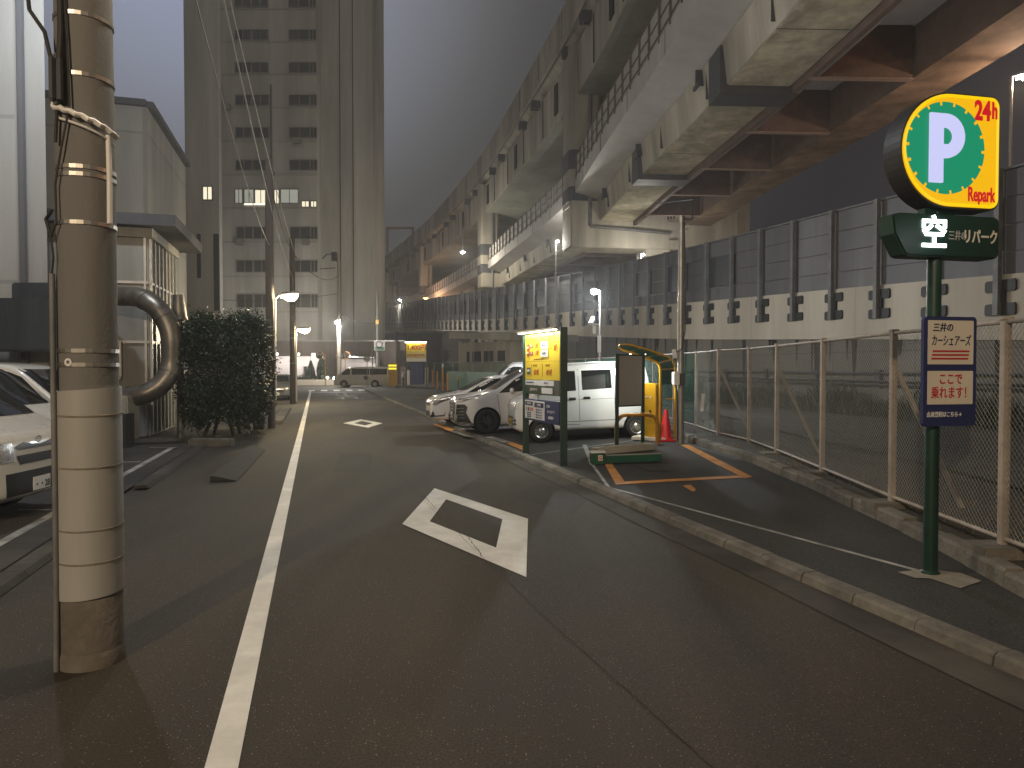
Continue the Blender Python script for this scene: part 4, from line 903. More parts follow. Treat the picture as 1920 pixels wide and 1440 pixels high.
# ================================================================= VEHICLES
def smooth_profile(pts, xs):
    """Piecewise cubic through (x, z)."""
    out = []
    for x in xs:
        i = 0
        while i < len(pts)-2 and pts[i+1][0] < x: i += 1
        (x0, z0), (x1, z1) = pts[i], pts[i+1]
        t = 0 if x1 == x0 else max(0, min(1, (x-x0)/(x1-x0)))
        out.append(z0+(z1-z0)*t)
    return out
class Car:
    """x runs from the nose (0) to the tail (L), y across, z up; built at its own origin, then the root is placed."""
    def __init__(s, name, label, cat, L, w, top, belt, zb=.22, tr=.86, paint=None, nose=.10, tail=.07, wheels=(.8, 3.3), wr=.30, ww=.19, group=None):
        s.L, s.w, s.top, s.belt, s.tr, s.paint, s.wr, s.ww, s.wheels = L, w, top, belt, tr, paint, wr, ww, wheels
        s.root = thing(name, label, cat, (0,0,0), 0, group)
        xs = sorted(set([0, .03, .10, .2, .35, .5] + [p[0] for p in top] + [L-.3, L-.12, L-.03, L] + [wheels[0], wheels[1]] + [L*.5, L*.4, L*.6, L*.7]))
        xs = [x for i, x in enumerate(xs) if i == 0 or x-xs[i-1] > .015]
        rows = []
        for x in xs:
            zt = smooth_profile(top, [x])[0]
            u = min(1, x/.55); v = min(1, (L-x)/.35)
            ww_ = w*(1-nose*(1-u)**2.2)*(1-tail*(1-v)**2.2)
            if x < .001: ww_ *= .97
            zb_ = zb + (.10*(1-min(1, x/.25))**2) + .12*(1-min(1, (L-x)/.3))**2
            zb1 = min(belt, zt-.07)
            f = max(0, min(1, (zt-belt)/(1.85-belt)*1.15)) if zt > belt else 0
            yr = ww_*(.965*(1-f) + tr*f)
            zr = zt-.02-.09*f
            zmid = zb_+(zb1-zb_)*.45
            half = [(0, zb_), (ww_*.86, zb_), (ww_*.965, zb_+.035), (ww_*.99, zb_+.15), (ww_, zmid), (ww_*.995, zb1-.10 if zb1-.10 > zmid else zb1-.03), (ww_*.975, zb1), (yr, max(zr, zb1+.005)), (yr*.88, max(zt-.012, zb1+.012)), (yr*.5, zt), (0, zt+.006)]
            ring = [Vector((x, y, z)) for y, z in half] + [Vector((x, -y, z)) for y, z in reversed(half[1:-1])]
            rows.append(ring)
        mb = MB(); mb.strip(rows, closed=True)
        o = mb.build('body', paint, s.root)
        md = o.modifiers.new('sub', 'SUBSURF'); md.levels = md.render_levels = 2
        cut = []
        for wx in wheels:
            for sg in (-1, 1):
                cmb = MB(); cmb.cyl((wx, sg*(w-.26), wr+.015), (wx, sg*(w+.2), wr+.015), wr+.055, n=36); c = cmb.build('cutter', M_blackp); cut.append(c)
                m2 = o.modifiers.new('arch', 'BOOLEAN'); m2.operation = 'DIFFERENCE'; m2.object = c; m2.solver = 'EXACT'
        bpy.context.view_layer.update(); dg = bpy.context.evaluated_depsgraph_get()
        full = bpy.data.meshes.new_from_object(o.evaluated_get(dg))
        o.modifiers.clear(); old = o.data; o.data = full; bpy.data.meshes.remove(old)
        full.materials.clear(); full.materials.append(paint)
        for p_ in full.polygons: p_.use_smooth = True; p_.material_index = 0
        bm = bmesh.new(); bm.from_mesh(full)
        for e_ in bm.edges:
            if len(e_.link_faces) == 2 and e_.calc_face_angle(0) > .6: e_.smooth = False
        s.bvh = BVHTree.FromBMesh(bm); bm.to_mesh(full); bm.free()
        for c in cut: bpy.data.objects.remove(c)
        s.body = o
        for wx in wheels:
            for sg in (-1, 1):
                lb = MB(); lb.lathe([(wr+.052, 0), (wr+.052, -.22), (0, -.22)], (wx, sg*(w-.03), wr+.015), (0, sg, 0), 28); lb.build('wheel_liner', M_black, s.root)
    def decal(s, name, pts, mt, axis='side', off=.006, sub=3, parent=None, both=True, thick=0.0):
        """An outline laid onto the body: side pts are (x, z); front/back pts are (y, z)."""
        sides = (1, -1) if (axis == 'side' and both) else (1,)
        res = None
        for sg in sides:
            bm = bmesh.new(); vs = [bm.verts.new((p[0], p[1], 0)) for p in pts]; f = bm.faces.new(vs)
            bmesh.ops.triangulate(bm, faces=[f]); 
            bmesh.ops.subdivide_edges(bm, edges=bm.edges[:], cuts=sub, use_grid_fill=True)
            for v in bm.verts:
                a, b_ = v.co.x, v.co.y
                if axis == 'side': o_, d_ = Vector((a, sg*3, b_)), Vector((0, -sg, 0))
                elif axis == 'front': o_, d_ = Vector((-2, a, b_)), Vector((1, 0, 0))
                elif axis == 'back': o_, d_ = Vector((s.L+2, a, b_)), Vector((-1, 0, 0))
                hit, nrm, i_, ds = s.bvh.ray_cast(o_, d_)
                if hit is None:
                    hit, nrm, i_, ds = s.bvh.find_nearest(o_ + d_*2.2)
                v.co = hit - d_*off
            if thick:
                r_ = bmesh.ops.extrude_face_region(bm, geom=bm.faces[:]); 
                for q in r_['geom']:
                    if isinstance(q, bmesh.types.BMVert): q.co = q.co - d_*thick
            bmesh.ops.recalc_face_normals(bm, faces=bm.faces)
            # make sure the sheet faces outwards
            me = bpy.data.meshes.new(name); bm.normal_update()
            if not thick and bm.faces and bm.faces[:][0].normal.dot(-d_) < 0: bmesh.ops.reverse_faces(bm, faces=bm.faces[:])
            for f in bm.faces: f.smooth = not thick
            bm.to_mesh(me); bm.free(); me.materials.append(mt)
            o = bpy.data.objects.new(name, me); col.objects.link(o); o.parent = parent or s.root; res = o
        return res
    def wheel(s, wx, sg, rim, spokes=0, dark=False):
        r_ = s.wr; y = sg*(s.w-.015)
        wt = MB(); wt.lathe([(r_*.60,-.0),(r_*.66,.015),(r_*.9,.012),(r_*.985,-.015),(r_,-.05),(r_,-s.ww+.03),(r_*.9,-s.ww),(r_*.6,-s.ww)], (wx, y, r_), (0, sg, 0), 36)
        t_ = wt.build('wheel', M_tyre, s.root, smooth=True)
        rb = MB(); R_ = r_*.63
        if spokes:
            rb.lathe([(R_,-.005),(R_*.94,.012),(R_*.88,-.004),(R_*.86,-.08)], (wx, y, r_), (0, sg, 0), 36)
            for k in range(spokes):
                a = 2*math.pi*k/spokes; d = Vector((math.cos(a), 0, math.sin(a)))
                rb.beam(Vector((wx, y-sg*.012, r_))+d*R_*.12, Vector((wx, y-sg*.002, r_))+d*R_*.9, .018 if spokes > 8 else .035, .028)
            rb.lathe([(0,.012),(R_*.16,.01),(R_*.2,-.02)], (wx, y, r_), (0, sg, 0), 18)
        else:
            rb.lathe([(R_,-.005),(R_*.95,.014),(R_*.88,.005),(R_*.82,-.045),(R_*.62,-.05),(R_*.55,-.02),(R_*.42,.0),(R_*.36,.004),(R_*.30,.02),(0,.024)], (wx, y, r_), (0, sg, 0), 36)
            for k in range(10):
                a = 2*math.pi*k/10; d = Vector((math.cos(a), 0, math.sin(a)))
        rb.build('rim', rim, t_, smooth=True)
        hb = MB(); 
        if spokes: hb.lathe([(R_*.93,-.075),(0,-.075)], (wx, y, r_), (0, sg, 0), 24)
        else:
            for k in range(10):
                a = 2*math.pi*k/10; d = Vector((math.cos(a), 0, math.sin(a)))
                hb.cyl(Vector((wx, y-sg*.05, r_))+d*R_*.72, Vector((wx, y-sg*.043, r_))+d*R_*.72, R_*.085, n=10)
        if not spokes: hb.lathe([(R_*.715,-.045),(R_*.725,-.045)], (wx, y, r_), (0, sg, 0), 36)
        hb.build('wheel_slots', M_black, t_)
    def mirror(s, x, z, m, out=.16):
        for sg in (-1, 1):
            b = MB(); c = Vector((x, sg*(s.w*.93+out*.55), z))
            rows = []
            for k in range(7):
                t = -1+2*k/6; rr = math.sqrt(max(.04, 1-t*t*.92))
                rows.append([c + Vector((.065*math.cos(a)*rr - .0, sg*t*.105, .085*math.sin(a)*rr)) for a in [2*math.pi*j/12 for j in range(12)]])
            b.strip(rows, closed=True); b.beam(Vector((x-.02, sg*s.w*.88, z-.05)), c+Vector((0,0,-.04)), .05, .04)
            b.build('door_mirror', m, s.root, smooth=True)
    def handle(s, x, z, mt=None):
        for sg in (-1, 1):
            hit, _, _, _ = s.bvh.ray_cast(Vector((x, sg*3, z)), Vector((0,-sg,0)))
            if not hit: continue
            b = MB(); b.box(hit+Vector((0, sg*.022, 0)), (.17, .018, .03)); b.box(hit+Vector((-.07, sg*.01, 0)), (.02,.03,.03)); b.box(hit+Vector((.07, sg*.01, 0)), (.02,.03,.03)); b.build('door_handle', mt or s.paint, s.root, bevel=.004)
    def seam(s, pts, w_=.010):
        for (xa, za), (xb, zb_) in zip(pts, pts[1:]):
            d = Vector((xb-xa, zb_-za)); n_ = Vector((-d.y, d.x)).normalized()*w_/2
            s.decal('panel_gap', [(xa-n_.x, za-n_.y), (xb-n_.x, zb_-n_.y), (xb+n_.x, zb_+n_.y), (xa+n_.x, za+n_.y)], M_seam, off=.003, sub=5)
    def plate(s, txt, z=.42, y=0.0, m=None):
        hit, _, _, _ = s.bvh.ray_cast(Vector((-2, y, z)), Vector((1,0,0)))
        b = MB(); b.box((hit.x-.02, y, z), (.012, .33, .165)); o = b.build('number_plate', m or M_white, s.root)
        M = Matrix(((0,0,-1,hit.x-.0275),(-1,0,0,y),(0,1,0,z-.025),(0,0,0,1)))
        letters(txt, .12, M_teal, o, M, extr=.001, sx=.85, bold=.003, world=True)
        return o
    def place(s, near_wheel, yaw, sg=-1, tilt=0.0, scale=1.0):
        """Put the near front wheel's footprint on a point; yaw turns nose-to-tail away from +x."""
        s.root.scale = (scale,)*3; s.root.rotation_euler = (0, -tilt, yaw)
        m = Euler((0, -tilt, yaw)).to_matrix()
        s.root.location = Vector(near_wheel) - m @ (Vector((s.wheels[0], sg*(s.w-.1), 0))*scale)

def onebox(name, label, cat, L, w, top, belt, paint, kind, **k):
    c = Car(name, label, cat, L, w, top, belt, paint=paint, **k); return c

# --- small box van -------------------------------------------------
def kei_van(label, full=True, group=None):
    top = [(0,.72),(.03,.93),(.12,1.05),(.30,1.14),(.42,1.20),(1.02,1.80),(1.25,1.87),(2.0,1.90),(3.1,1.90),(3.30,1.85),(3.395,1.45)]
    c = Car('small_van', label, 'van', 3.395, .737, top, 1.18, zb=.24, tr=.89, paint=M_carwhite, nose=.12, wheels=(.62,3.02-.0-.02), wr=.275, ww=.15, group=group)
    c.decal('windscreen', [(-.60,1.24),(.60,1.24),(.56,1.74),(-.56,1.74)], M_glass, 'front', off=.014, sub=9)
    c.decal('side_window', [(.62,1.20),(1.50,1.22),(1.50,1.70),(1.16,1.70),(.95,1.62)], M_glass, sub=3)
    c.decal('side_window', [(1.66,1.23),(2.40,1.25),(2.40,1.70),(1.66,1.70)], M_glass, sub=3)
    c.decal('side_window', [(2.52,1.25),(3.10,1.27),(3.14,1.62),(3.06,1.70),(2.52,1.70)], M_glass, sub=3)
    for y in (-1, 1): c.decal('headlight', [(y*.42,.80),(y*.66,.82),(y*.67,1.02),(y*.44,1.00)], M_lamp, 'front', off=.01, sub=2)
    for z in (.90,.84): c.decal('grille_bar', [(-.34,z),(.34,z),(.34,z+.022),(-.34,z+.022)], M_chrome, 'front', off=.012)
    for z in (.42,.50,.58): c.decal('bumper_slot', [(-.36,z),(.36,z),(.36,z+.045),(-.36,z+.045)], M_blackp, 'front', off=.006)
    for y in (-1, 1):
        for z in (.44,.53): c.decal('bumper_slot', [(y*.43,z),(y*.64,z),(y*.64,z+.05),(y*.43,z+.05)], M_blackp, 'front', off=.006)
    c.seam([(.58,.60),(.56,1.16)]); c.seam([(1.57,.30),(1.57,1.74)]); c.seam([(2.46,.55),(2.46,1.72)]); c.seam([(.98,.42),(1.57,.40)])
    c.decal('sill_shade_line', [(.95,.47),(2.62,.47),(2.62,.482),(.95,.482)], M_seam, off=.002, sub=4)  # flat dark strip: the shade of a crease put into colour
    c.decal('body_shade_line', [(.75,.985),(3.1,1.0),(3.1,1.012),(.75,.997)], M_board, off=.002, sub=5)  # flat grey strip painted where a body crease would shade
    for x, z in ((1.40,1.02),(1.76,1.03)):
        c.decal('handle_recess', [(x-.12,z-.07),(x-.05,z-.08),(x+.10,z-.08),(x+.13,z-.05),(x+.12,z+.06),(x-.1,z+.06)], M_white, off=.003); c.decal('handle_hole', [(x-.09,z-.03),(x+.09,z-.03),(x+.08,z+.035),(x-.08,z+.035)], M_blackp, off=.006)
    c.handle(1.40,1.02,M_blackp); c.handle(1.76,1.03,M_blackp)
    c.mirror(.72, 1.25, M_carwhite, .2)
    for sg in (-1,1): c.wheel(.62, sg, M_rim); c.wheel(3.0, sg, M_rim)
    c.decal('tail_lamp', [(-.70,.80),(-.60,.80),(-.60,1.15),(-.70,1.15)], M_redlens, 'back'); c.decal('tail_lamp', [(.60,.80),(.70,.80),(.70,1.15),(.60,1.15)], M_redlens, 'back')
    b = MB()
    for sg in (-1, 1): b.beam((1.3, sg*.60, 1.885), (3.0, sg*.60, 1.885), .03, .02)
    b.build('roof_rail', M_carwhite, c.root)
    c.plate('12-70', .50, .0, M_yel)
    return c
kv = kei_van('small white box van parked behind the yellow price board')
w0 = Vector(((1015-960)/F*16.6, 16.6, lotz(.69,16.6)))
kv.place(w0, R(9), tilt=R(2.0), scale=.97)
kv2 = kei_van('white box van hidden behind the two white people carriers, only its roof showing'); 
kv2.place(Vector(((938-960)/F*29, 29, .2)), R(8))

# --- people carrier with a tall chrome grille -----------------------
top = [(0,.80),(.03,.98),(.20,1.06),(.70,1.13),(1.15,1.20),(2.0,1.76),(2.4,1.90),(3.0,1.945),(4.2,1.93),(4.75,1.80),(4.90,1.35),(4.95,.9)]
mp = Car('people_carrier', 'tall white people carrier with large dark chrome grille beside the small van', 'people carrier', 4.95, .925, top, 1.12, zb=.20, tr=.84, paint=M_pearl, nose=.14, wheels=(.90,3.90), wr=.34, ww=.22, group=None)
mp.decal('windscreen', [(-.72,1.24),(.72,1.24),(.64,1.80),(-.64,1.80)], M_glass, 'front', off=.014, sub=9)
mp.decal('side_window', [(1.25,1.14),(2.35,1.20),(2.35,1.74),(2.12,1.72),(1.75,1.52)], M_glass, sub=4)
mp.decal('side_window', [(2.45,1.20),(3.50,1.24),(3.50,1.76),(2.45,1.75)], M_glass, sub=4)
mp.decal('side_window', [(3.60,1.25),(4.50,1.32),(4.42,1.68),(3.60,1.76)], M_glass, sub=4)
mp.decal('grille', [(-.66,.34),(.66,.34),(.60,.62),(.66,.86),(.50,.93),(-.50,.93),(-.66,.86),(-.60,.62)], M_blackp, 'front', off=.012, sub=4)
for k in range(6):
    z = .42+k*.085; mp.decal('grille_bar', [(-.58,z),(.58,z),(.58,z+.022),(-.58,z+.022)], M_chrome, 'front', off=.03, sub=2)
for sg in (-1,1):
    mp.decal('grille_frame', [(sg*.60,.34),(sg*.82,.30),(sg*.86,.40),(sg*.68,.62),(sg*.74,.86),(sg*.66,.88),(sg*.60,.62)], M_chrome, 'front', off=.018, sub=3)
    mp.decal('headlight', [(sg*.52,.94),(sg*.80,.98),(sg*.84,1.04),(sg*.55,1.0)], M_lamp, 'front', off=.016, sub=3)
mp.decal('headlight', [(.06,.93),(.22,.95),(.72,1.08),(.70,1.11),(.30,1.03),(.06,.99)], M_lamp, off=.010, sub=3)
mp.decal('headlight_trim', [(.08,.90),(.30,.94),(.60,1.03),(.24,.965)], M_blackp, off=.012, sub=3)
mp.decal('side_grille', [(.015,.34),(.46,.30),(.40,.40),(.30,.60),(.34,.76),(.26,.84),(.04,.84),(.02,.6)], M_blackp, off=.014, sub=5)
for k in range(4): mp.decal('grille_bar', [(.02,.44+k*.09),(.24,.45+k*.09),(.23,.47+k*.09),(.02,.46+k*.09)], M_chrome, off=.024, sub=3)
mp.decal('bumper_trim', [(.05,.27),(.52,.25),(.50,.30),(.05,.31)], M_chrome, off=.016, sub=4)
mp.seam([(1.30,.38),(1.20,1.10)]); mp.seam([(2.40,.36),(2.40,1.80)]); mp.seam([(3.55,.60),(3.55,1.82)])
mp.decal('sill_trim', [(1.25,.26),(3.45,.26),(3.45,.29),(1.25,.29)], M_chrome, off=.006, sub=4)
mp.handle(2.15,1.02); mp.handle(2.62,1.03); mp.mirror(1.62, 1.20, M_pearl, .2)
for sg in (-1,1): mp.wheel(.90, sg, M_rimdark, 14); mp.wheel(3.90, sg, M_rimdark, 14)
mp.plate('30-15', .50)
w1 = G(913,812,.12); mp.place(w1, R(11), tilt=R(1), scale=.93)

# --- lower white car ------------------------------------------------
top = [(0,.70),(.04,.82),(.25,.93),(.75,1.03),(1.05,1.08),(1.95,1.52),(2.4,1.60),(3.0,1.62),(3.8,1.55),(4.3,1.38),(4.55,1.05),(4.6,.8)]
wg = Car('estate_car', 'sleek white car with a sharp nose, farthest of the parked white row', 'car', 4.6, .885, top, 1.00, zb=.18, tr=.80, paint=M_pearl, nose=.2, wheels=(.92,3.65), wr=.32, ww=.2)
wg.decal('windscreen', [(-.66,1.12),(.66,1.12),(.56,1.50),(-.56,1.50)], M_glass, 'front', off=.014, sub=9)
wg.decal('side_window', [(1.12,1.02),(2.30,1.08),(2.30,1.50),(2.0,1.47),(1.55,1.27)], M_glass, sub=4)
wg.decal('side_window', [(2.38,1.08),(3.35,1.12),(3.30,1.48),(2.38,1.51)], M_glass, sub=4)
wg.decal('side_window', [(3.42,1.12),(4.05,1.20),(3.85,1.42),(3.40,1.47)], M_glass, sub=3)
wg.decal('headlight', [(.08,.66),(.25,.78),(.95,.98),(.60,.98),(.20,.88),(.05,.80)], M_lamp, off=.010, sub=4)
wg.decal('headlight_trim', [(.10,.64),(.28,.74),(.80,.92),(.30,.82)], M_blackp, off=.014, sub=3)
for sg in (-1,1):
    wg.decal('bumper_vent', [(sg*.50,.26),(sg*.78,.30),(sg*.76,.50),(sg*.70,.36),(sg*.52,.33)], M_blackp, 'front', off=.01, sub=3)
    wg.decal('headlight', [(sg*.45,.72),(sg*.74,.80),(sg*.72,.88),(sg*.48,.80)], M_lamp, 'front', off=.014, sub=3)
wg.decal('bumper_vent', [(.12,.30),(.42,.32),(.46,.46),(.40,.36),(.14,.34)], M_blackp, off=.008, sub=3)
wg.decal('lower_grille', [(-.42,.30),(.42,.30),(.36,.46),(-.36,.46)], M_blackp, 'front', off=.01); wg.decal('upper_grille', [(-.40,.64),(.40,.64),(.44,.72),(-.44,.72)], M_blackp, 'front', off=.01)
wg.seam([(1.28,.34),(1.15,.98)]); wg.seam([(2.34,.34),(2.34,1.5)]); wg.handle(2.1,.92); wg.mirror(1.55, 1.08, M_chrome, .16)
for sg in (-1,1): wg.wheel(.92, sg, M_rimdark, 10); wg.wheel(3.65, sg, M_rimdark, 10)
w2 = G(862,798,.10); wg.place(w2, R(14), tilt=R(.5), scale=.95)

# --- large white vans on the left, the dark car and the van crossing --
def big_van(label, paint, L=4.695, group=None, num='10-28', logo=False):
    k = L/4.695
    top = [(0,.86),(.03,.98),(.12,1.06),(.34,1.16),(.46,1.22),(1.22,1.86),(1.5,1.94),(2.2,1.97),(4.2*k,1.97),(4.5*k,1.92),(4.66*k,1.5),(4.695*k,1.0)]
    c = Car('large_van', label, 'van', L, .845, top, 1.17, zb=.22, tr=.87, paint=paint, nose=.08, wheels=(1.0,1.0+2.57*k), wr=.33, ww=.2, group=group)
    c.decal('windscreen', [(-.70,1.25),(.70,1.25),(.64,1.83),(-.64,1.83)], M_glass, 'front', off=.014, sub=9)
    c.decal('side_window', [(.62,1.20),(1.58,1.22),(1.58,1.78),(1.40,1.78),(1.15,1.68)], M_glass, sub=4)
    c.decal('side_window', [(1.72,1.22),(2.95*k,1.22),(2.95*k,1.78),(1.72,1.78)], M_glass, sub=4)
    c.decal('side_window', [(3.02*k,1.22),(4.45*k,1.24),(4.42*k,1.76),(3.02*k,1.78)], M_glass, sub=4)
    for y in (-1, 1):
        c.decal('headlight', [(y*.50,.74),(y*.76,.74),(y*.78,.98),(y*.50,.96)], M_lamp, 'front', off=.012, sub=4)
    c.decal('headlight', [(.02,.76),(.20,.76),(.22,.97),(.02,.98)], M_lamp, off=.006, sub=2)
    c.decal('upper_grille', [(-.47,.91),(-.30,.95),(0,.90),(.30,.95),(.47,.91),(.40,.865),(-.40,.865)], M_blackp, 'front', off=.012, sub=3)
    c.decal('lower_grille', [(-.45,.80),(.45,.80),(.38,.69),(-.38,.69)], M_blackp, 'front', off=.012, sub=3)
    c.decal('bumper', [(-.80,.32),(.80,.32),(.80,.60),(-.80,.60)], M_blackp, 'front', off=.014, sub=7)
    hit = c.bvh.ray_cast(Vector((-2, 0, .96)), Vector((1,0,0)))[0]
    b = MB(); x0 = hit.x-.014; rr = []
    for r_, sq in ((.058,.7),(.048,.66)): rr.append([Vector((x0, math.cos(2*math.pi*j/24)*r_, .965+math.sin(2*math.pi*j/24)*r_*sq)) for j in range(24)])
    b.add(rr[0]+rr[1], [(j,(j+1)%24,24+(j+1)%24,24+j) for j in range(24)])
    r2 = [[Vector((x0-.002, math.cos(2*math.pi*j/20)*r_, .975+math.sin(2*math.pi*j/20)*r_*.45)) for j in range(20)] for r_ in (.038,.029)]
    b.add(r2[0]+r2[1], [(j,(j+1)%20,20+(j+1)%20,20+j) for j in range(20)])
    r2 = [[Vector((x0-.003, math.cos(2*math.pi*j/20)*r_*.4, .965+math.sin(2*math.pi*j/20)*r_)) for j in range(20)] for r_ in (.038,.030)]
    b.add(r2[0]+r2[1], [(j,(j+1)%20,20+(j+1)%20,20+j) for j in range(20)])
    b.build('front_emblem', M_chrome, c.root)
    b = MB(); b.beam((hit.x+.34, .25, 1.27), (hit.x+.70, .62, 1.55), .012, .012); b.beam((hit.x+.34, -.35, 1.27), (hit.x+.62, -.02, 1.47), .012, .012); b.build('wiper', M_chrome, c.root)
    c.seam([(.58,.60),(.56,1.16)]); c.seam([(1.65,.32),(1.65,1.80)]); c.seam([(2.98*k,.5),(2.98*k,1.8)])
    c.mirror(.74, 1.22, paint, .22); c.handle(1.48, 1.05); c.handle(1.85, 1.05)
    for sg in (-1,1): c.wheel(1.0, sg, M_rim); c.wheel(1.0+2.57*k, sg, M_rim)
    c.plate(num, .42, .0)
    return c
M_vanbeige = mat('van_white_paint', (0.70, 0.66, 0.58), 0.28, coat=1.0, nscale=1.2, namt=0.02)
u15 = R(180+15.5)
def park_left(c, s_, t_, sc_=1.0):
    """nose at street offset (s_, t_), facing the street"""
    c.root.rotation_euler = (0, 0, u15); c.root.scale = (sc_,)*3; p_ = rt(s_, t_); c.root.location = p_
v1 = big_van('white van with its headlight and grille showing left of the wrapped utility pole', M_vanbeige, num='・・28')
v2 = big_van('second white van, mostly hidden behind the wrapped utility pole', M_vanbeige, num='31-06')
v3 = big_van('third white van in the yard row, only its roof above the second van', M_vanbeige, num='44-17')
fx = G(40, 960)
s1 = fx.dot(U); t1_ = fx.dot(N)
for v_, (x_, y_) in ((v1,(-5.93,8.9)), (v2,(-7.55,11.7)), (v3,(-8.3,14.4))):
    v_.root.rotation_euler = (0, 0, R(180+2)); v_.root.location = (x_, y_, 0)
vX = big_van('pale van driving across the far junction with its headlights lit', M_vanbeige, L=5.35, num='58-20')
vX.root.rotation_euler = (0, 0, 0); vX.root.scale = (1.0,)*3
vx0 = P(625, 727, 67)
vX.root.location = (vx0.x, 67.8, 0)
for sg in (-1, 1):
    p = Vector((vx0.x-.03, 67.8+sg*.62, .86))
b = MB(); b.lathe([(0,-.03),(.11,0),(.12,.03)], (0,.62,.86), (1,0,0), 14); b.lathe([(0,-.03),(.11,0),(.12,.03)], (0,-.62,.86), (1,0,0), 14)
for sg in (-1, 1):
    b = MB(); b.lathe([(0,-.05),(.12,-.02),(.13,.03)], Vector((vx0.x+.0, 67.8+sg*.64, .86)), (1,0,0), 14); b.build('lit_headlight', E_led, vX.root)
l = light('headlight_beam', (vx0.x-.15, 67.2, .86), 150, (1,.97,.9), .1, vX.root, 'SPOT'); l.data.spot_size = R(80); l.rotation_euler = (0, R(90), 0)
b = MB(); b.lathe([(.22,0),(0,0)], Vector((vx0.x+3.1, 67.8-.872, .93)), (0,-1,0), 20); b.build('door_emblem', M_jacket, vX.root)
# dark car beyond the hedge
top = [(0,.66),(.04,.78),(.25,.88),(.85,.98),(1.15,1.03),(2.0,1.42),(2.5,1.47),(3.1,1.44),(3.9,1.1),(4.4,.98),(4.5,.8)]
dk = Car('dark_car', 'dark car parked past the hedge, its front between the two roadside poles', 'car', 4.5, .86, top, .95, zb=.18, tr=.78, paint=M_cargrey, nose=.18, wheels=(.88,3.5), wr=.31, ww=.2)
dk.decal('windscreen', [(-.64,1.06),(.64,1.06),(.54,1.38),(-.54,1.38)], M_glass, 'front', off=.014, sub=9)
dk.decal('side_window', [(1.2,.98),(3.5,1.05),(3.2,1.34),(2.1,1.38)], M_glass, sub=4)
for sg in (-1,1): dk.decal('headlight', [(sg*.48,.62),(sg*.76,.66),(sg*.76,.78),(sg*.50,.74)], M_lamp, 'front', off=.012)
dk.decal('grille', [(-.42,.40),(.42,.40),(.40,.70),(-.40,.70)], M_chrome, 'front', off=.01)
for sg in (-1,1): dk.wheel(.88, sg, M_rimdark, 10); dk.wheel(3.5, sg, M_rimdark, 10)
dk.plate('77-12', .36)
dk.root.rotation_euler = (0,0,R(180-75+0)); dk.root.rotation_euler = (0, 0, R(62)); 
dk.root.location = G(533, 752) + Vector((-.75,.9,0))
dk.root.rotation_euler = (0,0,R(105))

# ================================================================= CAR PARK FURNITURE
# price board
bl, br_ = GL(986, 851), GL(1057, 873)
pbd = thing('price_board', 'lit yellow price board on two dark green posts at the kerb', 'sign', tuple((bl+br_)/2))
rv = (br_-bl); rv.z = 0; wid = rv.length; rv.normalize(); nv = Vector((rv.y, -rv.x, 0))
ztop = 2.56
for p_ in (bl, br_):
    b = MB(); b.beam(p_-Vector((0,0,.05)), Vector((p_.x, p_.y, ztop+.03)), .13, .10); b.build('post', M_green, pbd, bevel=.006)
mid = (bl+br_)/2
def on_board(x, z, out=0.0):                                          # x from -1 to 1 across the board
    return Vector((mid.x, mid.y, 0)) + rv*(x*wid/2) + nv*out + Vector((0,0,z))
def board_panel(x0, x1, z0, z1, m, name, th=.03, out=0.03, parent=None):
    a = on_board(x0, (z0+z1)/2, out); c = on_board(x1, (z0+z1)/2, out); b = MB(); b.beam(a, c, th, z1-z0); return b.build(name, m, parent or pbd)
in_ = .905
yl1 = board_panel(-in_, in_, 1.98, 2.52, M_yellit, 'upper_price_panel')
yl2 = board_panel(-in_, in_, 1.62, 1.975, M_yellit, 'lower_price_panel')
board_panel(-in_, .62, 1.51, 1.61, M_white, 'notice_strip'); board_panel(.63, in_, 1.33, 1.61, M_jacket, 'dark_strip')
gs = board_panel(-in_, .62, 1.33, 1.50, M_green, 'name_strip')
board_panel(.05, .58, 1.36, 1.47, M_white, 'phone_strip', out=.048, parent=gs)
lowb = board_panel(-in_, in_, .80, 1.23, M_navy, 'notice_board', th=.05)
n1 = board_panel(-.87, -.38, .84, 1.20, M_white, 'notice_sheet', th=.01, out=.062, parent=lowb)
n2 = board_panel(-.34, .20, .84, 1.20, M_white, 'notice_sheet', th=.01, out=.062, parent=lowb)
board_panel(-.84, -.41, 1.10, 1.18, M_navyp, 'sheet_heading', th=.004, out=.07, parent=lowb); board_panel(-.31, .17, 1.08, 1.17, M_navyp, 'sheet_heading', th=.004, out=.07, parent=lowb)
for k, mm in enumerate((M_board, M_navy, M_ochre, M_cone)): board_panel(-.80+k*.105, -.73+k*.105, .99, 1.06, mm, 'sheet_picture', th=.004, out=.07, parent=lowb)
def bt(txt, x, z, size, m, par, out=.047, sx=1.0, bold=.0): return letters(txt, size, m, par, face_matrix(on_board(x, z, out), rv), sx=sx, bold=bold, extr=.001)
M_redb = mat('red_price_ink', (0.36, 0.02, 0.008), .5); M_brownp = mat('brown_ink', (0.25, 0.09, 0.01), .5)
bt('8:00～18:00', -.50, 2.41, .062, M_brownp, yl1, sx=.72); bt('18:00～8:00', .52, 2.44, .062, M_brownp, yl1, sx=.72)
b = board_panel(-.80, -.68, 2.09, 2.33, M_redb, 'label_block', th=.006, out=.047, parent=yl1)
bt('最大', -.74, 2.26, .055, M_white, yl1, out=.055, bold=.001); bt('料金', -.74, 2.15, .055, M_white, yl1, out=.055, bold=.001)
board_panel(-.62, -.46, 2.25, 2.33, M_brownp, 'label_block', th=.006, out=.047, parent=yl1); board_panel(-.62, -.46, 2.10, 2.18, M_redb, 'label_block', th=.006, out=.047, parent=yl1)
bt('平日', -.54, 2.29, .05, M_white, yl1, out=.055); bt('土休', -.54, 2.14, .05, M_white, yl1, out=.055)
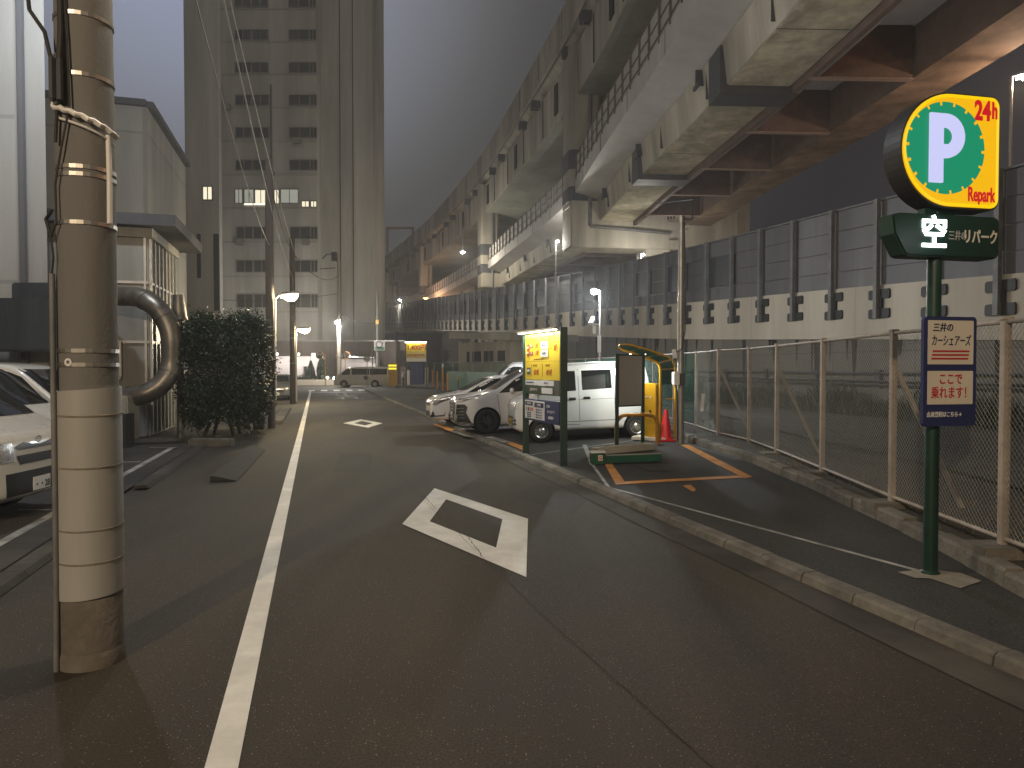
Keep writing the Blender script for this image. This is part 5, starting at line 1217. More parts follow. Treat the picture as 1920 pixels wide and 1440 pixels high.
bt('1,600円', -.25, 2.29, .135, M_redb, yl1, sx=.50, bold=.001); bt('1,100円', -.25, 2.14, .135, M_redb, yl1, sx=.50, bold=.001)
board_panel(-.02, .34, 2.22, 2.36, M_white, 'sticker', th=.008, out=.050, parent=yl1); board_panel(-.02, .34, 2.06, 2.20, M_white, 'sticker', th=.008, out=.050, parent=yl1)
bt('最大 1,200', .16, 2.29, .06, M_navyp, yl1, out=.058, sx=.7); bt('最大 800', .16, 2.13, .06, M_navyp, yl1, out=.058, sx=.7)
bt('最大', .50, 2.22, .05, M_brownp, yl1, sx=.7); bt('300円', .72, 2.22, .16, M_redb, yl1, sx=.48, bold=.001)
bt('入庫から記載時間まで最大料金がくり返し適用されます', -.13, 2.02, .028, M_brownp, yl1, sx=.75)
for x in (-.655, .38): board_panel(x-.006, x+.006, 2.02 if x < 0 else 2.03, 2.46, M_brownp, 'rule', th=.004, out=.047, parent=yl1)
board_panel(-.80, -.60, 1.72, 1.86, M_jacket, 'label_block', th=.006, out=.047, parent=yl2); bt('通常料金', -.70, 1.79, .055, M_white, yl2, out=.055, sx=.6)
bt('8:00～18:00', -.35, 1.90, .058, M_brownp, yl2, sx=.7); bt('18:00～8:00', .32, 1.90, .058, M_brownp, yl2, sx=.7)
bt('12分110円', -.28, 1.76, .135, M_redb, yl2, sx=.45, bold=.001); bt('60分110円', .40, 1.76, .135, M_redb, yl2, sx=.45, bold=.001)
for x in (-.55, .05): board_panel(x-.006, x+.006, 1.68, 1.93, M_brownp, 'rule', th=.004, out=.047, parent=yl2)
bt('駐車場内での事故等は責任を負いません', -.62, 1.56, .032, M_navyp, pbd, sx=.7); bt('0120-71-26', .25, 1.56, .055, M_navyp, pbd, sx=.8)
bt('三井のリパーク', -.45, 1.415, .075, M_cream, gs, sx=.75, bold=.001); bt('お客様センター', .30, 1.415, .045, M_navyp, gs, out=.06, sx=.7)
bt('駐車場のご案内', -.62, 1.14, .04, M_white, lowb, out=.075, sx=.75); bt('ご利用方法', -.07, 1.125, .055, M_white, lowb, out=.075, sx=.75)
for k in range(3): bt('ご利用の前に必ずお読みください'[:12], -.625, .95-k*.04, .03, M_navyp, lowb, out=.07, sx=.7)
for k in range(4): bt('精算機でお支払いください', -.07, 1.03-k*.05, .035, M_navyp, lowb, out=.07, sx=.8)
bt('三井の', .38, 1.12, .06, M_white, lowb, out=.06, bold=.001); bt('カーシェアーズ', .53, 1.02, .066, M_white, lowb, out=.06, sx=.75, bold=.002); bt('会員募集中', .52, .91, .06, M_white, lowb, out=.06, sx=.9, bold=.001)
# strip light on top
b = MB(); b.beam(on_board(-1.1, 2.575, .12), on_board(.93, 2.575, .12), .10, .035); fx_ = b.build('light_canopy', M_galv, pbd)
b = MB(); b.beam(on_board(-1.06, 2.55, .12), on_board(.9, 2.55, .12), .06, .014); b.build('light_tube', E_tube, fx_)
light('board_light', on_board(0, 2.535, .16), 26, (1,1,.9), (wid, .05), pbd, 'AREA', rot=Euler((0,0,math.atan2(rv.y, rv.x))).to_matrix().to_euler())
# blank grey board
gl_, gr_ = GL(1157, 842), GL(1205.5, 834)
gbd = thing('blank_board', 'blank grey board on two thin dark green posts behind the orange hoop', 'sign', tuple(gr_))
for p_ in (gl_, gr_):
    b = MB(); zt_ = P(0, 663, p_.y).z; b.beam(p_-Vector((0,0,.05)), Vector((p_.x, p_.y, zt_)), .075, .06); b.build('post', M_green, gbd, bevel=.004)
za, zb_ = P(0, 758.5, gr_.y).z, P(0, 667, gr_.y).z
b = MB(); dd = (gr_-gl_).normalized(); b.beam(Vector((gl_.x, gl_.y, (za+zb_)/2))+dd*.05, Vector((gr_.x, gr_.y, (za+zb_)/2))-dd*.05, .03, zb_-za); b.build('panel', M_board, gbd)
b = MB()
for z_ in (za-.01, zb_+.01): b.beam(Vector((gl_.x, gl_.y, z_)), Vector((gr_.x, gr_.y, z_)), .05, .03)
b.build('frame', M_green, gbd)
# payment machine under its canopy
mc = GL(1222, 826); pm_ = thing('payment_machine', 'yellow parking payment machine under a curved green and yellow canopy', 'payment machine', tuple(mc))
my = mc.y; zg = mc.z; M15 = Matrix.Rotation(R(-38), 3, 'Z'); mr = R(-30)
mx_ = (1224-960)/F*my
b = MB(); b.box((mx_+.02, my+.1, zg+.05), (.80,.62,.08), rz=mr); b.build('plinth', M_cream, pm_, bevel=.01)
ztm = P(0,719,my).z
b = MB(); b.box((mx_, my+.1, (zg+.09+ztm)/2), (.36,.46,ztm-zg-.09), rz=mr); b.build('cabinet', M_yel, pm_, bevel=.012)
Mr = Matrix.Rotation(mr, 3, 'Z'); cc = Vector((mx_, my+.1, 0))
b = MB(); b.box(cc+Mr@Vector((.04,-.233,zg+.62)), (.04,.012,.17), rz=mr); b.build('coin_slot', M_blackp, pm_)
b = MB()
for dx in (-.05,.05): b.box(cc+Mr@Vector((dx,-.233,ztm-.30)), (.06,.01,.012), rz=mr); b.box(cc+Mr@Vector((dx,-.233,ztm-.325)), (.012,.01,.04), rz=mr)
b.build('lock_marks', M_cream, pm_)
b = MB()
for z_, h_ in ((zg+.30,.14),(zg+.55,.12),(zg+.80,.2),(zg+1.05,.2),(ztm-.14,.16)): b.box(cc+Mr@Vector((-.184,-.02,z_)), (.01,.34,h_), rz=mr)
b.build('front_notices', M_white, pm_)
b = MB(); b.box(cc+Mr@Vector((-.188,-.02,ztm-.32)), (.01,.22,.10), rz=mr); b.build('screen', M_blackp, pm_)
can = thing('machine_canopy', 'curved canopy of yellow tubes and green panels over the payment machine', 'canopy', tuple(cc))
A1 = [P(px, py, my-.35) for px, py in ((1238,722),(1238,700),(1237,688),(1230,679),(1210,671),(1185,662),(1166,656),(1160,650))]
B1 = [P(px, py, my+.25) for px, py in ((1266,722),(1266,700),(1264,683),(1256,672),(1240,665),(1210,655),(1180,647),(1162,647))]
A1s = [Vector(v) for v in catmull([tuple(v) for v in A1], 4)]; B1s = [Vector(v) for v in catmull([tuple(v) for v in B1], 4)]
b = MB(); b.tube(A1s, .028, 8); b.tube(B1s, .028, 8); b.tube([A1s[-1], B1s[-1]], .028, 8)
for k in (6, 11, 16, 21): b.tube([A1s[k], B1s[k]], .016, 6)
b.build('tube_frame', M_yel, can, smooth=True)
b = MB(); b.strip([[a*.94+c_*.06, a*.5+c_*.5+Vector((0,0,.02)), a*.06+c_*.94] for a, c_ in zip(A1s[:-1], B1s[:-1])]); gp = b.build('green_panel', M_teal, can); sdf = gp.modifiers.new('thickness', 'SOLIDIFY'); sdf.thickness = .012
b = MB(); b.tube([Vector((A1s[0].x, A1s[0].y, zg+.05)), A1s[0]], .028, 8); b.tube([Vector((B1s[0].x, B1s[0].y, zg)), B1s[0]], .032, 8)
for py in (748, 800): b.tube([P(1250,py,my+.25), P(1266,py,my+.25)], .02, 6)
b.build('upright', M_yel, can, smooth=True)
b = MB(); lp = P(1197,664,my-.12); b.beam(lp-Vector((.20,.0,.0)), lp+Vector((.16,0,-.02)), .09, .04); b.build('strip_lamp', E_tube, can)
light('canopy_light', lp-Vector((0,.05,.07)), 130, (.95,1,.95), .08, can)
# steel service pole with meter
sp_ = GL(1276, 832); spT = thing('service_pole', 'grey steel service pole with meter box and cables beside the canopy', 'pole', tuple(sp_))
zt_ = P(0,406,sp_.y).z
b = MB(); b.cyl(sp_-Vector((0,0,.1)), Vector((sp_.x, sp_.y, zt_)), .085, .06, n=16); b.build('shaft', M_galv, spT, smooth=True)
b = MB(); b.beam(P(1267,697,sp_.y-.15), P(1267,722,sp_.y-.15), .12, .26); b.build('meter_box', M_white, spT, bevel=.015)
b = MB(); b.beam(P(1263,655,sp_.y-.12), P(1266,672,sp_.y-.12), .08, .08); b.build('breaker', M_white, spT, bevel=.01)
b = MB(); b.beam(P(1279,700,sp_.y-.1), P(1279,722,sp_.y-.1), .10, .12); b.build('junction_box', M_jacket, spT)
b = MB(); b.tube([P(1266,672,sp_.y-.15), P(1270,690,sp_.y-.15), P(1262,686,sp_.y-.15), P(1264,670,sp_.y-.15)], .01, 6)
b.tube([P(1281,406,sp_.y-.06), P(1283,480,sp_.y-.1), P(1284,620,sp_.y-.1), P(1278,655,sp_.y-.12), P(1268,660,sp_.y-.12)], .012, 6)
b.tube([P(1266,722,sp_.y-.1), P(1270,735,sp_.y-.1), P(1271,828,sp_.y-.1)], .014, 6); b.build('service_cable', M_cable, spT, smooth=True)
b = MB(); b.tube([P(1278,420,sp_.y), P(1286,418,sp_.y-.1), P(1290,428,sp_.y-.1), P(1284,432,sp_.y)], .01, 6)
for z_ in (zt_-.1, zt_-.5): b.box((sp_.x-.12, sp_.y, z_), (.3,.05,.05))
b.build('pole_bracket', M_galv, spT)
cb1 = MB(); a = P(1277,412,sp_.y); 
tag(MB().tube([a, a+Vector((.6,1.5,.3)), a+Vector((1.5,5,1.6)), a+Vector((1.2,9,2.4))], .015, 6).build('service_line', M_cable), 'thin cable rising from the steel service pole to the expressway', 'cable')
# traffic cone
cn = GL(1249, 827); cT = thing('traffic_cone', 'red traffic cone beside the yellow payment machine', 'traffic cone', tuple(cn))
b = MB(); b.box(cn+Vector((0,0,.02)), (.40,.40,.04), rz=R(8)); b.build('base', M_cone, cT, bevel=.01)
b = MB(); b.lathe([(.155,.04),(.15,.06),(.045,.66),(.035,.70),(.03,.715),(0,.72)], cn, (0,0,1), 28); b.build('cone', M_cone, cT, smooth=True)
b = MB(); b.box(cn+Vector((-.125,-.06,.30)), (.03,.03,.34)); b.build('reflective_tag', M_yellit, cT)
# orange hoop guard
h1, h2 = GL(1156, 838), GL(1233, 833)
hz_ = P(0,778,(h1.y+h2.y)/2).z
hd = (h2-h1); hd.z = 0; hl = hd.length; hd.normalize()
pts = [h1-Vector((0,0,.05)), Vector((h1.x,h1.y,hz_-.22))]
for k in range(7): a = math.pi/2*k/6; pts.append(Vector((h1.x,h1.y,0)) + hd*(.22-.22*math.cos(a)) + Vector((0,0,hz_-.22+.22*math.sin(a))))
for k in range(7): a = math.pi/2*k/6; pts.append(Vector((h2.x,h2.y,0)) - hd*(.22-.22*math.sin(a)) + Vector((0,0,hz_-.22+.22*math.cos(a))))
pts += [Vector((h2.x,h2.y,hz_-.22)), h2-Vector((0,0,.05))]
b = MB(); b.tube(pts, .042, 14); tag(b.build('hoop_guard', M_ochre, smooth=True), 'orange-brown hoop guard rail standing in front of the payment machine', 'hoop guard')
# wheel stop slab and green flap lock
w_a, w_b = GL(1117, 853), GL(1222, 843)
b = MB(); ws = thing('wheel_stop_slab', 'long grey concrete wheel stop slab just in front of the hoop guard', 'wheel stop', tuple((w_a+w_b)/2))
b.beam(w_a+Vector((0,.10,.06)), w_b+Vector((0,.10,.06)), .30, .12); b.build('slab', M_conc, ws, bevel=.006)
f1, f2 = GL(1107, 873), GL(1241, 868); fl = thing('flap_lock', 'dark green bay lock bar with a white-topped end box', 'bay lock', tuple(f1))
fd = (f2-f1).normalized()
b = MB(); b.beam(f1+fd*.02+Vector((0,.1,.11)), f1+fd*.27+Vector((0,.1,.11)), .26, .20); b.build('lock_box', M_teal, fl, bevel=.012)
b = MB(); b.beam(f1+fd*.01+Vector((0,.1,.228)), f1+fd*.28+Vector((0,.1,.228)), .27, .02); b.build('lid', M_white, fl, bevel=.004)
b = MB(); b.beam(f1+fd*.14+Vector((0,-.037,.13)), f1+fd*.22+Vector((0,-.037,.13)), .006, .10); b.build('warning_label', M_cream, fl)
b = MB(); b.lathe([(.022,0),(.034,0)], f1+fd*.18+Vector((0,-.042,.13)), (0,-1,0), 16); b.beam(f1+fd*.16+Vector((0,-.042,.15)), f1+fd*.2+Vector((0,-.042,.11)), .003, .008); b.build('warning_symbol', M_redp, fl)
b = MB(); b.beam(f1+fd*.29+Vector((0,.1,.085)), f2+Vector((0,.1,.085)), .14, .13); b.build('flap_bar', M_teal, fl, bevel=.01)
b = MB(); b.beam(f1+fd*.29+Vector((0,.12,.156)), f2+Vector((0,.12,.156)), .10, .008); b.build('flap_top', M_board, fl)

# ---- parking sign mast -----------------------------------------------------
sp0 = GL(1749, 1077); sm = thing('parking_sign', 'tall green post with glowing yellow P sign, vacancy box and car share board', 'sign', tuple(sp0))
b = MB(); b.cyl(sp0-Vector((0,0,.05)), Vector((sp0.x, sp0.y, 3.4)), .056, n=24); b.build('post', M_green, sm, smooth=True)
b = MB(); b.lathe([(.075,0),(.075,.012),(.056,.03)], sp0, (0,0,1), 24); b.build('collar', M_green, sm)
sa = R(12); sr = Vector((math.cos(sa), math.sin(sa), 0)); sn = Vector((sr.y, -sr.x, 0)); UPV = Vector((0,0,1))
SD = sp0.y
SC = Vector((sp0.x+.03, SD, 0))
def onsign(x, z, out): return SC + sr*x + sn*out + UPV*z
def FM(x, z, out): return face_matrix(onsign(x, z, out), sr)
def dshape(w_, h_, rc, n=28):
    pts = []; r_ = h_/2; cx = -w_/2+r_
    for k in range(n+1): a = math.pi/2 + math.pi*k/n; pts.append((cx+r_*math.cos(a), r_*math.sin(a)))
    for cx_, cy_, a0 in ((w_/2-rc, -h_/2+rc, -90), (w_/2-rc, h_/2-rc, 0)):
        for k in range(7): a = R(a0+15*k); pts.append((cx_+rc*math.cos(a), cy_+rc*math.sin(a)))
    return pts
zc = 3.64
b = MB(); b.prism(dshape(.955,.945,.08), -.08, .115, FM(0, zc, 0)); b.build('light_box', M_blackp, sm)
b = MB(); b.prism(dshape(.925,.915,.075), .116, .128, FM(0, zc, 0)); lf = b.build('light_face', E_signyel, sm)
o_, i_ = dshape(.925,.915,.075), dshape(.87,.86,.06); M = FM(0, zc, 0); b = MB()
b.add([M @ Vector((x,y,.1285)) for x,y in o_] + [M @ Vector((x,y,.142)) for x,y in [( p_[0]*.97, p_[1]*.97) for p_ in o_]] + [M @ Vector((x,y,.1285)) for x,y in i_], [(k,(k+1)%len(o_),len(o_)+(k+1)%len(o_),len(o_)+k) for k in range(len(o_))] + [(len(o_)+k,len(o_)+(k+1)%len(o_),2*len(o_)+(k+1)%len(o_),2*len(o_)+k) for k in range(len(o_))])
b.build('raised_rim', glow('lit_rim_yellow', (1.0,.66,0), .98), lf)
pts = []; ng = 18
for k in range(ng):
    a0 = 2*math.pi*(k)/ng
    for f_, rr in ((.0,.375),(.80,.375),(.80,.345),(1.0,.345)):
        pts.append((a0+2*math.pi/ng*f_, rr))
poly = []
for i, (a, rr) in enumerate(pts):
    a2, r2 = pts[(i+1) % len(pts)]
    poly.append((rr*math.cos(a), rr*math.sin(a)))
    if abs(r2-rr) < 1e-6 and abs((a2-a)) > .2:
        for j in (1,2,3): poly.append((rr*math.cos(a+(a2-a)*j/4), rr*math.sin(a+(a2-a)*j/4)))
b = MB(); b.prism(poly, .1295, .136, FM(-.062, zc+.012, 0)); b.build('green_gear_disc', E_signgreen, lf)
# the letter P as an outline with a round bowl
def letterP(W, Hh, st):
    yb = -Hh/2; out = [(-W/2, yb), (-W/2+st, yb), (-W/2+st, yb+Hh*.36)]
    r_o = Hh*.32; cy = Hh/2-r_o; cx = W/2-r_o*1.0
    out.append((cx, cy-r_o))
    for k in range(13): a = -math.pi/2+math.pi*k/12; out.append((cx+r_o*math.cos(a), cy+r_o*math.sin(a)))
    out += [(-W/2, Hh/2)]
    r_i = r_o-st*.85; inn = [(-W/2+st, cy-r_i)]
    for k in range(13): a = -math.pi/2+math.pi*k/12; inn.append((cx-.01+r_i*math.cos(a), cy+r_i*math.sin(a)))
    inn.append((-W/2+st, cy+r_i)); return out, inn
def letter_P_mesh(W, Hh, st, z0, z1, M):
    mb = MB(); r_o = Hh*.32; cy = Hh/2-r_o; cx = W/2-r_o; r_i = r_o-st*.88
    mb.prism([(-W/2,-Hh/2),(-W/2+st,-Hh/2),(-W/2+st,Hh/2),(-W/2,Hh/2)], z0, z1, M)
    oo = [(-W/2+st, cy-r_o)] + [(cx+r_o*math.cos(-math.pi/2+math.pi*k/20), cy+r_o*math.sin(-math.pi/2+math.pi*k/20)) for k in range(21)] + [(-W/2+st, cy+r_o)]
    ii = [(-W/2+st, cy-r_i)] + [(cx+r_i*math.cos(-math.pi/2+math.pi*k/20), cy+r_i*math.sin(-math.pi/2+math.pi*k/20)) for k in range(21)] + [(-W/2+st, cy+r_i)]
    n = len(oo)
    vs = [M@Vector((x,y,z)) for z in (z0,z1) for x,y in oo] + [M@Vector((x,y,z)) for z in (z0,z1) for x,y in ii]
    fs = []
    for k in range(n-1):
        fs += [(k,k+1,n+k+1,n+k), (2*n+k,2*n+k+1,3*n+k+1,3*n+k), (n+k,n+k+1,3*n+k+1,3*n+k)]
    mb.add(vs, fs); return mb
letter_P_mesh(.33,.56,.125,.136,.155,FM(-.062, zc+.005, 0)).build('letter_P', E_signwhite, lf)
letters('24', .22, E_signred, lf, FM(.295, zc+.335, .130), sx=.72, bold=.008, extr=.003, name='lettering'); letters('h', .19, E_signred, lf, FM(.415, zc+.345, .130), sx=.62, bold=.006, extr=.003)
letters('Repark', .165, E_signred, lf, FM(.292, zc-.355, .130), sx=.56, bold=.004, extr=.003)
# vacancy box
zv = 2.95
b = MB(); b.prism([(-.50,-.0),(-.52,.155),(-.44,.17),(.49,.17),(.52,.14),(.52,-.15),(.49,-.18),(-.36,-.18),(-.40,-.165)], -.09, .095, FM(0, zv, 0)); vb = b.build('vacancy_box', M_green, sm, bevel=.012)
kj = letters('空', .285, E_kanji, vb, FM(-.13, zv, .100), bold=.005, extr=.003, sx=.92)
letters('三井の', .085, M_board, vb, FM(.10, zv-.005, .098), sx=.72, bold=.001); letters('リパーク', .125, M_cream, vb, FM(.325, zv-.01, .098), sx=.70, bold=.003)
light('vacancy_glow', onsign(-.13, zv, .45), 1.5, (.92,1,1), .12, sm)
b = MB(); b.box(onsign(-.02, 3.13, 0), (.3,.08,.10), rz=sa); b.build('neck_bracket', M_green, sm)
# car share board
ba = R(12); br2 = Vector((math.cos(ba), math.sin(ba), 0)); bn = Vector((br2.y, -br2.x, 0))
BC = sp0 + Vector((.075, 0, 0)) + bn*.075
def onb(x, z, out=0): return Vector((BC.x, BC.y, 0)) + br2*x + bn*out + UPV*z
zb1, zb2 = P(0,799,SD-.08).z, P(0,594,SD-.08).z; zm = (zb1+zb2)/2; bh = zb2-zb1; bw = .515
def rrect(w_, h_, r_): 
    out = []
    for cx_, cy_, a0 in ((w_/2-r_,h_/2-r_,0),(-w_/2+r_,h_/2-r_,90),(-w_/2+r_,-h_/2+r_,180),(w_/2-r_,-h_/2+r_,270)):
        for k in range(5): a = R(a0+22.5*k); out.append((cx_+r_*math.cos(a), cy_+r_*math.sin(a)))
    return out
def BM(x, z, out): return face_matrix(onb(x, z, out), br2)
b = MB(); b.prism(rrect(bw, bh, .035), -.02, .012, BM(0, zm, 0)); cbp = b.build('car_share_board', M_navy, sm)
def sub(x, f0, f1, m, w_=.445, name='panel'):
    z0 = zb2-bh*f1; z1 = zb2-bh*f0; b = MB(); b.prism(rrect(w_, z1-z0, .008), .013, .017, BM(x, (z0+z1)/2, 0)); return b.build(name, m, cbp)
sub(0, .035, .435, M_cream); sub(0, .495, .80, M_cream)
zf = lambda f: zb2-bh*f
letters('三井の', .075, M_navyp, cbp, BM(-.08, zf(.105), .018), shear=.12, bold=.0015, sx=.9)
letters('カーシェアーズ', .098, M_navyp, cbp, BM(0, zf(.225), .018), shear=.15, bold=.0009, sx=.56)
b = MB()
for k in range(3): b.prism([(-.18,-.007),(.18,-.007),(.183,.007),(-.177,.007)], .018, .020, BM(-.006*k, zf(.315+k*.034), 0))
b.build('red_stripes', M_redp, cbp)
letters('ここで', .100, M_redp, cbp, BM(0, zf(.575), .018), bold=.0018, sx=.78); letters('乗れます！', .108, M_redp, cbp, BM(.01, zf(.70), .018), bold=.0012, sx=.74)
letters('会員登録はこちら→', .048, M_white, cbp, BM(-.055, zf(.895), .014), shear=.15, bold=.0008, sx=.80)
b = MB()
for z_ in (zm-.3, zm+.3): b.box(sp0*1.0+Vector((.03, -.03, z_-sp0.z)), (.16,.10,.04), rz=ba)
b.build('clamp', M_galv, sm)

# ---- fence beside the car park ------------------------------------------------
FZ = .30
fpts = [(4.05,.2),(4.15,2.2),(4.22,4.2)] + [((x-960)/F*(1.5*F/(y-690)), 1.5*F/(y-690)) for x, y in ((1885,1015),(1675,935),(1543,880),(1457,845),(1405,826),(1347,813))]
fpts += [(4.75,18.3),(4.65,20.4),(4.5,22.6),(4.2,24.8),(3.95,27),(3.6,29.4),(3.3,31.8),(2.9,34.2),(2.3,36.8),(1.6,39.4),(.8,42),(-.2,44.6),(-1.4,47.3),(-2.8,50),(-4.4,52.8),(-6.1,55.6)]
fen = thing('chain_link_fence', 'tall chain-link fence of pale posts along the edge of the car park', 'fence', (4.2, 4.2, FZ))
FH = 1.97
def chain(mb, a, b_, z0, z1, pitch, r_):
    a = Vector(a); b_ = Vector(b_); L = (b_-a).length; d = (b_-a)/L; n_ = Vector((-d.y, d.x, 0)); h_ = z1-z0
    def pt_(u, z, o): return a + d*u + n_*o + UPV*z
    k = -int(h_/pitch)-1
    while k*pitch < L:
        for s_, off in ((1, .004), (-1, -.004)):
            u0 = k*pitch if s_ > 0 else k*pitch+h_; u1 = u0+h_*s_
            # clip to 0..L
            za, zb2_ = z0, z1; ua, ub = u0, u1
            if s_ > 0:
                if ua < 0: za += -ua; ua = 0
                if ub > L: zb2_ -= ub-L; ub = L
            else:
                if ua > L: za += ua-L; ua = L
                if ub < 0: zb2_ -= -ub; ub = 0
            if zb2_-za < .03: continue
            p0, p1 = pt_(ua, za, off), pt_(ub, zb2_, off)
            ax = (p1-p0).normalized(); s1 = n_*r_; s2 = ax.cross(n_)*r_
            vs = []
            for p_ in (p0, p1): vs += [p_+s1, p_-s1*.5+s2*.87, p_-s1*.5-s2*.87]
            mb.add(vs, [(0,1,4,3),(1,2,5,4),(2,0,3,5)])
        k += 1
for i, (x, y) in enumerate(fpts):
    b = MB(); b.box((x, y, FZ+FH/2), (.062,.062,FH)); po = b.build('post', M_fpost, fen)
    b = MB(); b.box((x, y, FZ+FH+.01), (.085,.085,.025)); b.build('post_cap', M_fpost, po)
    if y < 36: b = MB(); b.box((x-.04, y, FZ-.05), (.48,.34,.14)); b.build('footing', M_kerb, po, bevel=.015)
for i in range(len(fpts)-1):
    a, c = Vector((*fpts[i], 0)), Vector((*fpts[i+1], 0)); far = a.y > 17
    b = MB(); chain(b, a, c, FZ+.06, FZ+FH-.03, .058 if a.y < 9 else (.07 if a.y < 20 else .14), .0019 if a.y < 9 else (.0026 if a.y < 20 else .005)); b.build('chain_link_panel', M_wiregreen if far else M_wire, fen)
    b = MB(); b.cyl(a+Vector((0,0,FZ+FH-.02)), c+Vector((0,0,FZ+FH-.02)), .021, n=8); b.build('top_rail', M_fpost, fen)
    b = MB(); b.cyl(a+Vector((0,0,FZ+.07)), c+Vector((0,0,FZ+.07)), .02, n=8); b.build('bottom_rail', M_fpost, fen)
for k in (4, 6, 8):                                                    # raking stays behind
    x, y = fpts[k]; b = MB(); b.beam((x+.05, y, FZ+1.5), (x+.75, y-.1, FZ-.05), .05, .05); b.build('stay', M_fpost, fen)
b = MB(); p_ = P(1320, 755, 16.6); b.box((p_.x, 16.7, p_.z), (.07,.02,.42), M=Matrix.Rotation(R(4), 3, 'Y')); tag(b.build('white_marker_plate', M_white), 'narrow white marker plate tied to the fence mesh beyond the steel pole', 'plate')
# raised kerb under the fence and verge behind it
kl = [(3.55,-4),(3.65,1),(3.72,3.4)] + [tuple(GL(x, y).xy) for x, y in ((1920,1122),(1740,1022),(1605,957),(1476,897),(1380,858),(1303,834))] + [(3.95,17.0),(4.0,20),(3.8,24.6),(3.2,29.3),(2.5,34),(1.2,39),(-.6,44.4),(-3.2,49.8),(-6.5,55.5),(-10.2,61)]
klp = Path(catmull(kl, 6)); b = MB()
d_ = 0
while d_ < klp.L[-1]-.7:
    (qa, ta, ra), (qb, tb, rb) = klp.at(d_+.006), klp.at(d_+.592); j = rnd.uniform(-.01,.01); zt_ = lotz(qa[0], qa[1])+.14+rnd.uniform(-.01,.012)
    rows = []
    for q, r_ in ((qa, ra), (qb, rb)):
        rows.append([Vector((q[0], q[1], 0))+r_*(o+j)+UPV*z for o, z in ((0,-.03),(.01,zt_-.03),(.03,zt_),(.16,zt_),(.16,-.03))])
    b.strip(rows, closed=True); d_ += .6
structure('verge_kerb', b, M_kerb)
rows = []
for i in range(0, 70):
    d_ = klp.L[-1]*i/69; q, t, r_ = klp.at(d_); c = Vector((q[0], q[1], 0))
    far_ = [ .15, .6, 1.6, 3.2, 5.5, 9.0]
    rows.append([c+r_*o+UPV*(lotz(q[0], q[1])+.115+.015*math.sin(o*3+d_)) for o in far_])
b = MB(); b.strip(rows); structure('verge', b, M_soil)
b = MB(); rows = []
for i in range(0, 40):
    d_ = klp.L[-1]*.6*i/39; q, t, r_ = klp.at(d_); c = Vector((q[0], q[1], 0)); z_ = lotz(q[0], q[1])+.15; rows.append([c+r_*(2.4)+UPV*z_, c+r_*(3.7)+UPV*z_])
b.strip(rows); structure('footpath', b, M_gutter)
# weeds and reeds along the ramp wall
b = MB(); r2 = random.Random(3)
for k in range(24000):
    d_ = r2.uniform(2, 46); q, t, r_ = ramp.at(d_)
    dens = .5+.5*math.sin(d_*1.3)+.35*math.sin(d_*3.1+1)
    hgt = r2.uniform(.35,1.05)*(.55+.6*max(0,dens)) + (.5 if r2.random() < .06 and dens > .4 else 0)
    c = Vector((q[0], q[1], .28)) - r_*r2.uniform(.15, 1.9) + t*r2.uniform(-.2,.2)
    ln = Vector((r2.gauss(0,.22), r2.gauss(0,.22), 1)).normalized(); s_ = Vector((r2.uniform(-1,1), r2.uniform(-1,1), 0)).normalized()*r2.uniform(.008,.02)
    m1 = c+ln*hgt*.55; tip = c+ln*hgt+Vector((ln.x,ln.y,-.3))*hgt*.35
    b.add([c-s_*.6, c+s_*.6, m1+s_, m1-s_, tip], [(0,1,2,3),(3,2,4)])
tag(b.build('weeds', M_weed), 'tall dark weeds and reeds growing along the foot of the ramp wall', 'weeds', kind='stuff')
b = MB()
for k in range(2600):
    q, t, r_ = klp.at(r2.uniform(1, 24)); c = Vector((q[0], q[1], lotz(q[0], q[1])+.11)) + r_*r2.uniform(.2, 1.3)
    if r2.random() < .5 and not (9 < q[1] < 16): continue
    hgt = r2.uniform(.04,.16); ln = Vector((r2.gauss(0,.6), r2.gauss(0,.6), 1)).normalized(); s_ = Vector((r2.uniform(-1,1), r2.uniform(-1,1), 0)).normalized()*.004
    b.add([c-s_, c+s_, c+ln*hgt], [(0,1,2)])
tag(b.build('dry_grass', M_weeddry), 'sparse dry grass on the verge beneath the fence', 'grass', kind='stuff')

